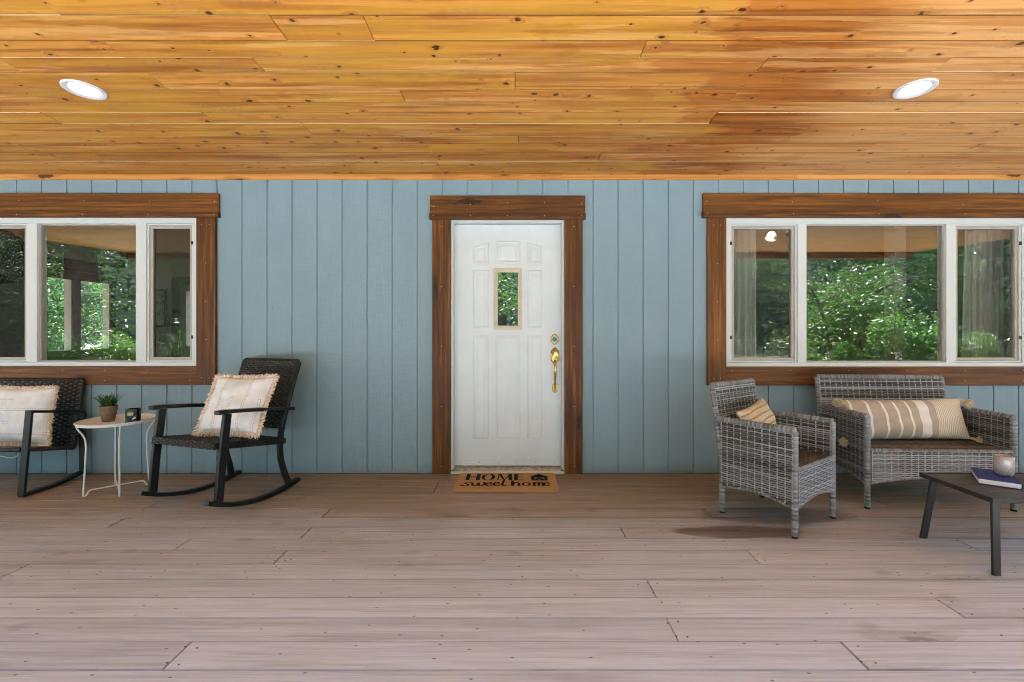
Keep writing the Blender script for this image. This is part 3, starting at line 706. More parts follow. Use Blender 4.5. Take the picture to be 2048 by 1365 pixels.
    # ceiling spotlight seen in the right window
    r = empty('spotlight', (2.64, 4.60, 2.44)); b = MB(); b.lathe([(.055, 0), (.055, -.02), (.02, -.03)], 24); b.tube([(0, 0, -.02), (0, 0, -.24)], .007, 8); b.tube([(-.11, 0, -.24), (.12, 0, -.24)], .008, 8, side=(0, 0, 1)); b.build('bracket', M_CHROME, r, smooth=40)
    for (x, z, tx, em) in ((-.10, -.29, .25, .4), (.10, -.31, -.3, 1)):
        s = MB(); s.lathe([(.018, .06), (.03, .055), (.055, -.02), (.062, -.06)], 24, cap1=False); o = s.build('lamp_shade', M_CHROME, r, smooth=40); o.location = (x, -.01, z); o.rotation_euler = (-.55, tx * 2.2, 0)
        l = MB(); l.lathe([(.034, -.030), (.028, -.045), (.0, -.052)], 24, cap0=False, cap1=False); g = l.build('bulb', M_BULB, o, smooth=180)
    tag(r, 'chrome twin spotlight glowing on the ceiling inside the right window', 'ceiling lamp')
M_DARKW = plain('dark_wood', (.03, .018, .012), .5, .4, 0, .2, 20)
M_BULB = emis('lit_bulb', (1, .97, .92), .5)
build_rooms()

# ---------------------------------------------------------------- recessed lights
def recessed(px, py, label):
    y = ceil_y(py); x = X(px, y); z = ceil_z(y)
    m = Matrix.Translation((x, y, z - .0045)) @ Matrix.Rotation(math.atan(-CSL), 4, 'X')
    r = empty('recessed_light', mat=m)
    a = MB(); a.lathe([(.097, .002), (.097, -.004), (.092, -.007), (.078, -.006), (.066, .001)], 48, cap0=False, cap1=False); a.build('trim_ring', plain('white_trim_ring', (.56, .58, .60), .4, .5, 0, .03), r, smooth=60)
    l = MB(); l.lathe([(.0665, .0005), (.04, -.0005), (.0, -.001)], 48, cap0=False, cap1=False); l.build('lens', M_LED, r, smooth=180)
    tag(r, label, 'ceiling light', 'recessed porch lights')
recessed(169, 178.3, 'lit round recessed light in the yellowish boards above the rocking chairs')
recessed(1830, 176.6, 'lit round recessed light in the knotty boards above the wicker seats')

# ================================================================ WICKER
def weave(b, O, Ud, Vd, Nd, UL, VL, pu=.042, pv=.0130, ww=.0090, amp=.0026, uw=.008, vmin=None, tone=(0, 1), umin=None, warp_mi=1):
    O, Ud, Vd, Nd = Vector(O), Vector(Ud).normalized(), Vector(Vd).normalized(), Vector(Nd).normalized()
    def S(u, v, n): return O + Ud * u + Vd * v + Nd * n
    nr = int(VL / pv); nc = max(2, round(UL / pu)); pu = UL / nc; so = U(0, 90)
    b.cur = 0
    for j in range(nr):
        v = (j + .5) * pv; r = min(1, max(0, U(*tone) + U(-.12, .12))); prev = None; off = U(0, 60)
        for k in range(nc * 4 + 1):
            u = k * pu / 4
            if vmin and v - ww * .5 < vmin(u): prev = None; continue
            d = amp * math.cos(PI * (u / pu + j))
            cur = [b.add(S(u, v - ww / 2, d), r, (u + off, j * .37 + so, 0)), b.add(S(u, v, d + .0022), r, (u + off, j * .37 + so, .01)), b.add(S(u, v + ww / 2, d), r, (u + off, j * .37 + so, .02))]
            if prev: b.face(prev[0], cur[0], cur[1], prev[1]); b.face(prev[1], cur[1], cur[2], prev[2])
            prev = cur
    b.cur = warp_mi
    for i in range(nc + 1):
        u = min(max(i * pu, uw / 2), UL - uw / 2); prev = None; r = U(.35, .95)
        for k in range(nr * 2 + 1):
            v = k * pv / 2
            if vmin and v < vmin(u): prev = None; continue
            d = -amp * math.cos(PI * (i + v / pv - .5)) + .0004
            cur = [b.add(S(u - uw / 2, v, d), r, (v + so, i, 0)), b.add(S(u, v, d + .0012), r, (v + so, i, .01)), b.add(S(u + uw / 2, v, d), r, (v + so, i, .02))]
            if prev: b.face(prev[0], cur[0], cur[1], prev[1]); b.face(prev[1], cur[1], cur[2], prev[2])
            prev = cur
    # dark core behind the strands
    b.cur = 2; n = 16; A = []
    for k in range(n + 1):
        u = UL * k / n; v0 = vmin(u) if vmin else 0
        A.append((b.add(S(u, v0, -amp - .0035)), b.add(S(u, VL, -amp - .0035))))
    for p, q in zip(A, A[1:]): b.face(p[0], q[0], q[1], p[1])
    b.cur = 0
def wrapped(b, path, rad, pitch=.0105, n=8, side=None, mi=0):
    """tube wound with strand: ridged rings along a polyline"""
    path = [Vector(p) for p in path]; pts = []; L = [0]
    for p, q in zip(path, path[1:]): L.append(L[-1] + (q - p).length)
    m = max(2, int(L[-1] / pitch)); rads = []; rr = []
    def at(d):
        for k in range(len(path) - 1):
            if d <= L[k + 1] + 1e-9: return path[k].lerp(path[k + 1], (d - L[k]) / (L[k + 1] - L[k]))
        return path[-1]
    for k in range(m):
        r = random.choice((.1, .45, .6, .9)) ; r = (.4 if k % 2 else .7) * .6 + U(0, .4)
        for q, s in ((.02, .86), (.3, 1.05), (.7, 1.05), (.98, .86)):
            pts.append(at((k + q) / m * L[-1])); rads.append(rad * s); rr.append(r)
    b.cur = mi; b.tube(pts, rads, n, side, rr); b.cur = 0
WMATS = [M_WICK, M_WICKL, M_DARK]
WMATD = [M_WICKD, M_WICKD, M_DARK]
def wicker_seat(name, loc, yaw, W, D, label, cat, seats):
    r = empty(name, mat=Matrix.Translation((loc[0], loc[1], 0)) @ Matrix.Rotation(-yaw, 4, 'Z')); tag(r, label, cat)
    w, d = W / 2, D / 2; ZA, ZS, ZB = .605, .392, .812
    tk = .017                                      # half thickness of the arm panels
    def arch(L, e, m, zb=.0):                     # lower edge of the panels
        return lambda u: e + (m - e) * math.sin(PI * min(max(u / L, 0), 1)) ** .8
    # legs (front legs run up as the arm ends)
    for sx in (-1, 1):
        for fy in (-1, 1):
            b = MB(); top = ZA - .005 if fy < 0 else .22
            wrapped(b, [(sx * w, fy * d, .012), (sx * w, fy * d, top)], .0175, .0125, 10, side=(1, 0, 0))
            b.cur = 1; b.lathe([(.016, 0), (.0165, .004), (.0165, .014)], 12, (sx * w, fy * d, 0)); b.cur = 0
            b.build('leg', [M_WICK, M_DARK], r, smooth=60)
    # arm panels
    for sx in (-1, 1):
        b = MB(); L = D; base = .165
        vm = arch(L, .002, .035)
        if sx < 0: weave(b, (sx * (w + tk), d, base), (0, -1, 0), (0, 0, 1), (sx, 0, 0), L, ZA - base, vmin=vm, tone=(.15, .8))
        else: weave(b, (sx * (w + tk), -d, base), (0, 1, 0), (0, 0, 1), (sx, 0, 0), L, ZA - base, vmin=vm, tone=(.15, .8))
        if sx < 0: weave(b, (sx * (w - tk), -d, ZS - .01), (0, 1, 0), (0, 0, 1), (-sx, 0, 0), L, ZA - ZS + .01, tone=(.0, .7))
        else: weave(b, (sx * (w - tk), d, ZS - .01), (0, -1, 0), (0, 0, 1), (-sx, 0, 0), L, ZA - ZS + .01, tone=(.0, .7))
        wrapped(b, [(sx * w, -d - .004, ZA), (sx * w, d + .03, ZA - .004)], .0185, .0125, 8, side=(0, 0, 1))
        wrapped(b, [(sx * (w + tk - .004), -d + L * k / 14, base + vm(L * k / 14)) for k in range(15)], .0075, .012, 6, side=(1, 0, 0))
        b.build('arm_panel', WMATS, r)
    # seat
    b = MB()
    weave(b, (-w + tk, -d - .008, ZS), (1, 0, 0), (0, 1, 0), (0, 0, 1), W - 2 * tk, D + .01, pu=.03, pv=.0125, ww=.010, amp=.0022, tone=(.1, .9))
    b.build('seat', WMATD, r)
    # front and back aprons
    for fy in (-1, 1):
        b = MB(); L = W - .035; base = .168; vm = arch(L, .002, .045 if W > .7 else .036)
        if fy < 0: weave(b, (-L / 2, -d - .014, base), (1, 0, 0), (0, 0, 1), (0, -1, 0), L, ZS - base, vmin=vm, tone=(.5, 1))
        else: weave(b, (L / 2, d + .012, base), (-1, 0, 0), (0, 0, 1), (0, 1, 0), L, ZS - base, vmin=vm, tone=(.1, .8))
        wrapped(b, [(-L / 2 + L * k / 16, fy * (d + .012), base + vm(L * k / 16)) for k in range(17)], .0075, .012, 6, side=(0, 1, 0))
        if fy < 0: wrapped(b, [(-L / 2, -d - .010, ZS - .002), (L / 2, -d - .010, ZS - .002)], .009, .012, 6, side=(0, 0, 1))
        b.build('apron', WMATS, r)
    # leaning backrest
    b = MB(); yb0, yb1 = d - .012, d + .055; hgt = ZB - ZS + .03; V = Vector((0, yb1 - yb0, hgt)); Lb = V.length; V.normalize(); N = Vector((0, -V.z, V.y))
    o = Vector((-w - .002, yb0, ZS - .03))
    weave(b, o, (1, 0, 0), V, N, W + .004, Lb - .004, pu=.042, tone=(.05, .95))
    weave(b, o + Vector((W + .004, .032, 0)), (-1, 0, 0), V, -N, W + .004, Lb - .004, pu=.042, tone=(.1, .9))
    top = o + V * Lb + Vector((0, .016, 0)); bot = o + Vector((0, .016, 0))
    wrapped(b, [bot, top], .0175, .0125, 8, side=(1, 0, 0)); wrapped(b, [bot + Vector((W + .004, 0, 0)), top + Vector((W + .004, 0, 0))], .0175, .0125, 8, side=(1, 0, 0))
    wrapped(b, [top, top + Vector((W + .004, 0, 0))], .0175, .0125, 8, side=(0, 0, 1))
    b.build('backrest', WMATS, r)
    return r
def mid(pts): return (sum(p[0] for p in pts) / len(pts), sum(p[1] for p in pts) / len(pts))
A_, B_, C_, D_ = (1.293, 2.929), (1.570, 2.590), (1.972, 2.867), (1.689, 3.2)
yawA = math.atan2(-.277 * 0 + -(C_[1] - B_[1]), C_[0] - B_[0])      # local x runs B->C
ARM_C = mid([A_, B_, C_, D_])
wicker_seat('wicker_armchair', ARM_C, yawA, .488, .438, 'grey wicker armchair angled beside the loveseat, small cushion inside', 'armchair', 1)
LS_YAW = math.radians(2.6); LS_C = (2.747 + .235 * math.sin(LS_YAW), 2.985 + .235 * math.cos(LS_YAW))
wicker_seat('wicker_loveseat', LS_C, LS_YAW, .918, .47, 'wide grey wicker loveseat under the right window with striped bolster', 'loveseat', 2)

# ================================================================ ROCKING CHAIR (with arms)
def rocker_right():
    yaw, pit, R = math.radians(18.04), math.radians(6.7), 1.035; W = .585
    m = Matrix.Translation((-2.033, 3.302, 0)) @ Matrix.Rotation(-yaw, 4, 'Z') @ Matrix.Translation((0, 0, R)) @ Matrix.Rotation(-pit, 4, 'X') @ Matrix.Translation((0, 0, -R))
    r = empty('rocking_chair', mat=m); tag(r, 'black rocking chair with flat overhanging arms and tall woven back, right of the white table', 'rocking chair', 'black rocking chairs')
    w = W / 2
    def arc(y): return R - math.sqrt(R * R - y * y)
    for s in (-1, 1):
        x = s * w
        b = MB(); b.bar([(x, -.35 + .73 * k / 14, arc(-.35 + .73 * k / 14) + .013) for k in range(15)], .042, .026, (1, 0, 0)); b.build('rocker', M_BLACK, r, .003)
        b = MB(); b.bar([(x, -.268, arc(-.268) + .024), (x, -.276, .30), (x, -.273, .607)], .026, .05, (1, 0, 0)); b.build('leg', M_BLACK, r, .003)
        b = MB(); b.bar([(x, -.345, .613), (x, -.30, .621), (x, -.10, .623), (x, .10, .620), (x, .265, .617)], .052, .024, (1, 0, 0)); b.build('armrest', M_BLACK, r, .007, seg=3)
        xi = s * (w - .028)
        b = MB(); b.bar([(xi, .312, .965), (xi, .27, .80), (xi, .222, .58), (xi, .205, .47), (xi, .200, .40), (xi, .205, .33), (xi, .222, .25), (xi, .262, .16), (xi + s * .014, .300, arc(.30) + .028)], .024, .040, (1, 0, 0)); b.build('back_leg', M_BLACK, r, .003)
    # seat: woven sheet over a rail frame
    b = MB(); sl = (.399 - .424) / .54
    V = Vector((0, 1, sl)).normalized(); N = Vector((0, -sl, 1)).normalized()
    wi = w - .018
    weave(b, (-wi, -.315, .428), (1, 0, 0), V, N, 2 * wi, .555, pu=.030, pv=.0115, ww=.0095, amp=.0022, tone=(.1, .9))
    weave(b, (-wi, -.322, .384), (1, 0, 0), (0, 0, 1), (0, -1, 0), 2 * wi, .044, pu=.030, pv=.0108, ww=.0095, amp=.0022)
    weave(b, (wi + .004, -.315, .386), V, (0, 0, 1), (1, 0, 0), .555, .04, pu=.016, pv=.010, ww=.006, amp=.002)
    weave(b, (-wi - .004, .24, .361), -V, (0, 0, 1), (-1, 0, 0), .555, .04, pu=.016, pv=.010, ww=.006, amp=.002)
    b.cur = 2; q = [b.add(p) for p in ((-wi, -.31, .385), (wi, -.31, .385), (wi, .235, .36), (-wi, .235, .36))]; b.face(*q)
    b.build('seat', [M_BWICK, M_BWARP, M_DARK], r)
    # back panel
    b = MB(); p0 = Vector((0, .192, .486)); p1 = Vector((0, .308, .972)); V = p1 - p0; L = V.length; V.normalize(); N = Vector((0, -V.z, V.y)); wb = w - .028
    weave(b, p0 + Vector((-wb, 0, 0)) + N * .012, (1, 0, 0), V, N, 2 * wb, L, pu=.030, pv=.0155, ww=.0125, amp=.0036, tone=(.1, .9))
    weave(b, p0 + Vector((wb, 0, 0)) - N * .012, (-1, 0, 0), V, -N, 2 * wb, L, pu=.030, pv=.0155, ww=.0125, amp=.0036)
    for s in (-1, 1): wrapped(b, [p0 + Vector((s * wb, 0, 0)), p1 + Vector((s * wb, 0, 0))], .0145, .010, 8, side=(1, 0, 0))
    wrapped(b, [p1 + Vector((-wb, 0, 0)), p1 + Vector((wb, 0, 0))], .0145, .010, 8, side=(0, 0, 1)); wrapped(b, [p0 + Vector((-wb, 0, 0)), p0 + Vector((wb, 0, 0))], .0145, .010, 8, side=(0, 0, 1))
    b.build('backrest', [M_BWICK, M_BWARP, M_DARK], r)
    return r
rocker_right()

def rocker_left():
    x1, x0 = -3.49, -4.26; r = empty('rocking_chair', ((x0 + x1) / 2, 3.43, 0)); tag(r, 'black woven rocking chair with square loop side frame, left of the white table', 'rocking chair', 'black rocking chairs')
    c = (x0 + x1) / 2; hw = (x1 - x0) / 2
    for s in (-1, 1):
        x = s * hw; Y = lambda y: y - 3.43
        b = MB(); b.bar([(x, Y(3.209), .012), (x, Y(3.262), .60)], .046, .02, (1, 0, 0)); b.build('leg', M_GREENBLK, r, .003)
        b = MB(); b.bar([(x, Y(3.262), .592), (x, Y(3.662), .522)], .046, .02, (1, 0, 0)); b.build('armrest', M_BLACK, r, .003)
        b = MB(); b.bar([(x, Y(3.658), .514), (x, Y(3.660), .03)], .046, .02, (1, 0, 0)); b.build('back_leg', M_GREENBLK, r, .003)
        b = MB(); b.bar([(x, Y(3.205 + .46 * k / 12), .010 + .035 * max(0, (2 * k / 12 - .75)) ** 2 / 1.56 + .014 * (1 - k / 12) ** 2 * .0) for k in range(13)], .046, .02, (1, 0, 0)); b.build('rocker', M_BLACK, r, .003)
    f0, f1 = Vector((0, 3.235 - 3.43, .325)), Vector((0, 3.615 - 3.43, .245)); V = (f1 - f0); L = V.length; V.normalize(); N = Vector((0, -V.z, V.y)); N = -N if N.z < 0 else N; wi = hw - .03
    b = MB(); weave(b, f0 + Vector((-wi, 0, 0)) + N * .012, (1, 0, 0), V, N, 2 * wi, L, pu=.03, pv=.0118, ww=.0095, amp=.0022, tone=(.1, .9))
    weave(b, f0 + Vector((wi, 0, 0)) - N * .012, (-1, 0, 0), V, -N, 2 * wi, L, pu=.03, pv=.0118, ww=.0095, amp=.0022)
    for p, q in (((-wi, f0), (wi, f0)), ((-wi, f0), (-wi, f1)), ((wi, f0), (wi, f1))): wrapped(b, [Vector((p[0], 0, 0)) + p[1], Vector((q[0], 0, 0)) + q[1]], .0145, .010, 8)
    b.build('seat', [M_BWICK, M_BWARP, M_DARK], r)
    p0, p1 = Vector((0, 3.615 - 3.43, .240)), Vector((0, 3.70 - 3.43, .768)); V = p1 - p0; L = V.length; V.normalize(); N = Vector((0, -V.z, V.y))
    b = MB(); weave(b, p0 + Vector((-wi, 0, 0)) + N * .012, (1, 0, 0), V, N, 2 * wi, L, pu=.036, pv=.0155, ww=.0125, amp=.0036, tone=(.1, .9))
    weave(b, p0 + Vector((wi, 0, 0)) - N * .012, (-1, 0, 0), V, -N, 2 * wi, L, pu=.036, pv=.0155, ww=.0125, amp=.0036)
    for s in (-1, 1): wrapped(b, [p0 + Vector((s * wi, 0, 0)), p1 + Vector((s * wi, 0, 0))], .0145, .010, 8, side=(1, 0, 0))
    wrapped(b, [p1 + Vector((-wi, 0, 0)), p1 + Vector((wi, 0, 0))], .0145, .010, 8, side=(0, 0, 1)); wrapped(b, [p0 + Vector((-wi, 0, 0)), p0 + Vector((wi, 0, 0))], .0145, .010, 8, side=(0, 0, 1))
    b.build('backrest', [M_BWICK, M_BWARP, M_DARK], r)
    b = MB(); b.bar([(-hw, 3.655 - 3.43, .327), (hw, 3.655 - 3.43, .327)], .02, .02, (0, 0, 1)); b.build('stretcher', M_BLACK, r, .003)
rocker_left()

# ================================================================ PILLOWS
def pose(cx, cy, cz, yaw, tilt, roll):
    th, ti, ro = (math.radians(q) for q in (yaw, tilt, roll))
    rt = Vector((math.cos(th), -math.sin(th), 0)); fw = Vector((math.sin(th), math.cos(th), 0)); up = Vector((0, 0, 1)) * math.cos(ti) + fw * math.sin(ti)
    u = rt * math.cos(ro) - up * math.sin(ro); v = up * math.cos(ro) + rt * math.sin(ro); n = u.cross(v)     # n points to the back
    m = Matrix(((u.x, n.x, v.x, cx), (u.y, n.y, v.y, cy), (u.z, n.z, v.z, cz), (0, 0, 0, 1)))
    if n.dot(fw) < 0: m = Matrix(((u.x, -n.x, v.x, cx), (u.y, -n.y, v.y, cy), (u.z, -n.z, v.z, cz), (0, 0, 0, 1)))
    return m
def edge_pt(a, b, u, v, pinch=.07):
    return (a * u * (1 - pinch * (1 - v * v) ** 1 * abs(u) ** 3) , b * v * (1 - pinch * (1 - u * u) * abs(v) ** 3))
def pillow_body(name, m, a, b, th, mat, pinch=.07, sag=0, nu=36, nv=36, wr=.008, seed=0):
    mb = MB(); rs = random.Random(seed); ph = [rs.uniform(0, 6) for _ in range(8)]
    for side in (-1, 1):
        def fn(i, j):
            u, v = 2 * i - 1, 2 * j - 1; x, z = edge_pt(a, b, u, v, pinch)
            f = max(0, (1 - abs(u) ** 2.6)) ** .55 * max(0, (1 - abs(v) ** 2.6)) ** .55
            w = wr * (math.sin(5 * u + 3 * v + ph[0]) + .7 * math.sin(9 * v - 4 * u + ph[1]) + .5 * math.sin(13 * u + ph[2]) * abs(v)) * f ** .5
            # creases that run in from the corners
            cr = sum(math.exp(-((u - cu) ** 2 + (v - cv) ** 2) * 5) * math.sin(26 * (u * cv - v * cu) + ph[3]) for cu in (-1, 1) for cv in (-1, 1)) * wr * .55 * f ** .4
            return (x, side * (th * f + w + cr), z - sag * (1 - v) * f * .5)
        mb.grid(fn, nu, nv) if side > 0 else mb.grid(lambda i, j: fn(1 - i, j), nu, nv)
    o = mb.build(name, mat, None, smooth=180); o.matrix_world = m; return o
def fringe(parent, a, b, pinch, length=.031, step=.0036, mat=None, seed=1, layers=2):
    mb = MB(); rs = random.Random(seed)
    per = []
    N = int(4 * (a + b) / step / 1)
    for k in range(N):
        q = k / N * 4; s = int(q); t = q - s
        u, v = ((-1 + 2 * t, 1), (1, 1 - 2 * t), (1 - 2 * t, -1), (-1, -1 + 2 * t))[s]
        x, z = edge_pt(a, b, u, v, pinch)
        ox, oz = (u ** 5 if abs(u) < 1 else u), (v ** 5 if abs(v) < 1 else v)
        d = Vector((ox, 0, oz)).normalized(); per.append((Vector((x, 0, z)), d))
    for p, d in per:
        for l in range(layers):
            y0 = rs.uniform(-.006, .006); L = length * rs.uniform(.75, 1.15); tx = Vector((-d.z, 0, d.x)) * rs.uniform(-.014, .014); oy = rs.uniform(-.012, .012)
            pts = [p + Vector((0, y0, 0)), p + d * L * .5 + tx * .3 + Vector((0, y0 + oy * .7, 0)), p + d * L + tx + Vector((0, y0 + oy, -.004))]
            mb.tube(pts, [.0030, .0034, .0026], 4, side=(0, 1, 0), r=rs.uniform(0, 1))
    return mb.build('fringe', mat, parent, smooth=180)
t = NT('straw_fringe'); M_FRINGE = t.fin(t.ramp(t.attr('rnd', 'Fac'), [(0, (0.6699, 0.5221, 0.3953)), (.5, (0.8316, 0.6837, 0.5417)), (1, (0.9471, 0.8577, 0.7466))]), .8, .2)
def stitched(name, rows, axis):
    t, c = fabric(name, (.74, .76, .78)); x, y, z = t.sep(t.obj()); p, q = (x, z) if axis == 'x' else (z, x)
    for pos, lo, hi in rows:
        for dd in (-.006, .006):
            on = t.math('LESS_THAN', t.math('ABSOLUTE', t.math('SUBTRACT', p, pos + dd)), .0015)
            dash = t.math('LESS_THAN', t.math('FRACT', t.math('MULTIPLY', q, 90)), .6)
            rng = t.math('MULTIPLY', t.math('GREATER_THAN', q, lo), t.math('LESS_THAN', q, hi))
            c = t.mix(t.math('MULTIPLY', t.math('MULTIPLY', on, dash), rng), c, (.40, .25, .13))
    return t.fin(c, .85, .2)
mR = stitched('cream_linen_upright_stitch', [(-.10, -.2, .2), (.005, -.2, .04), (.095, -.2, .2), (-.19, -.2, .02), (.19, -.2, .03)], 'x')
p = pillow_body('cushion', pose(-1.984, 3.215, .652, 8.5, 28, -.76), .228, .205, .062, mR, .07, seed=3)
tag(p, 'square cream straw-fringed cushion leaning in the rocking chair right of the white table', 'cushion', 'fringed cream cushions'); fringe(p, .228, .205, .07, mat=M_FRINGE, seed=4)
mL = stitched('cream_linen_level_stitch', [(.13, -.23, -.02), (.05, -.23, .22), (-.045, -.23, -.03), (-.13, -.23, .22)], 'z')
p = pillow_body('cushion', pose(-3.815, 3.50, .515, -2, 8, .5), .228, .212, .062, mL, .07, seed=8)
tag(p, 'square cream straw-fringed cushion in the rocking chair left of the white table', 'cushion', 'fringed cream cushions'); fringe(p, .228, .212, .07, mat=M_FRINGE, seed=5)

def lumbar():
    t, base = fabric('striped_bolster_cloth', (.44, .375, .30), .06)
    x, y, z = t.sep(t.obj()); a = .43
    f = t.math('DIVIDE', t.math('ADD', x, a), 2 * a)
    stripes = [(.045, .062), (.165, .185), (.285, .303), (.385, .403), (.485, .503), (.565, .645)]
    wh = None
    for lo, hi in stripes:
        s = t.math('MULTIPLY', t.math('GREATER_THAN', f, lo), t.math('LESS_THAN', f, hi)); wh = s if wh is None else t.math('MAXIMUM', wh, s)
    fr = t.math('GREATER_THAN', f, .705); fine = t.math('GREATER_THAN', t.math('FRACT', t.math('MULTIPLY', f, 62)), .45)
    c = t.mix(wh, base, (.76, .75, .72)); c = t.mix(fr, c, t.mix(fine, (.52, .43, .30), (.72, .69, .60)))
    o = t.obj(); tw = t.noise(t.vmath('MULTIPLY', o, (500, 500, 120)), 1, 2)
    raise_ = t.math('ADD', t.math('MULTIPLY', wh, 2.0), t.math('MULTIPLY', t.math('MULTIPLY', fr, fine), 1.6))
    t.bump(t.math('ADD', raise_, t.math('MULTIPLY', tw, 1.0)), .5, .003)
    m = t.fin(c, .85, .2)
    p = pillow_body('bolster', pose(2.75, 3.262, .537, .5, 16, -.86), .432, .142, .075, m, .05, 0, 64, 30, .004, 5)
    tag(p, 'long striped beige and cream bolster with tasselled corners on the loveseat', 'cushion')
    def tassel(c, d, L, wide):
        b = MB(); rs = random.Random(int(c[0] * 999)); d = Vector(d).normalized(); c = Vector(c)
        b.tube([c, c + d * .02, c + d * .03], [.006, .011, .009], 8)
        for k in range(110):
            q = Vector((rs.gauss(0, 1), rs.gauss(0, 1), rs.gauss(0, 1))); q = (q - d * q.dot(d)).normalized() * wide * rs.uniform(.3, 1)
            e = c + d * (.03 + L * rs.uniform(.5, 1)) + q
            b.tube([c + d * .024, c + d * (.03 + L * .3) + q * .9 + Vector((0, 0, .004)), e], [.0025, .003, .0024], 4, r=rs.uniform(.4, 1))
        b.build('tassel', M_TASSEL, p, smooth=180)
    for (sx, sz) in ((-1, 1), (1, 1), (1, -1), (-1, -1)):
        c = (sx * .425, 0, sz * .138)
        dd = {(1, -1): (.75, -.75, -.28), (1, 1): (.55, -.55, -.75), (-1, 1): (-.5, -.35, -.2), (-1, -1): (-.6, -.3, -.2)}[(sx, sz)]
        tassel(c, dd, .055, .036)
t = NT('cream_tassel'); M_TASSEL = t.fin(t.ramp(t.attr('rnd', 'Fac'), [(0, (0.496, 0.368, 0.224)), (1, (0.656, 0.576, 0.432))]), .85, .2)
lumbar()
def chair_cushion():
    t, base = fabric('cream_banded_cloth', (.56, .48, .33), .07); x, y, z = t.sep(t.obj())
    fr = t.math('FRACT', t.math('ADD', t.math('MULTIPLY', z, 26), t.math('MULTIPLY', t.noise(t.obj(), 9, 2), .5)))
    c = t.mix(t.math('LESS_THAN', fr, .28), base, (.38, .22, .08)); f2 = t.math('FRACT', t.math('MULTIPLY', x, 40)); c = t.mix(t.math('MULTIPLY', t.math('LESS_THAN', f2, .2), .5), c, (.64, .58, .46))
    t.bump(t.math('ADD', fr, t.math('MULTIPLY', t.noise(t.obj(), 90, 2), 2)), .6, .004)
    m = t.fin(c, .85, .2)
    fw = Vector((-math.sin(-yawA), 0, 0))
    ang = math.degrees(yawA)
    p = pillow_body('cushion', pose(ARM_C[0] - .63 * .10, ARM_C[1] + .77 * .10, .548, ang, 22, -10), .185, .155, .055, m, .12, 0, 30, 30, .008, 12)
    tag(p, 'small cream cushion with ochre bands tucked inside the wicker armchair', 'cushion')
chair_cushion()

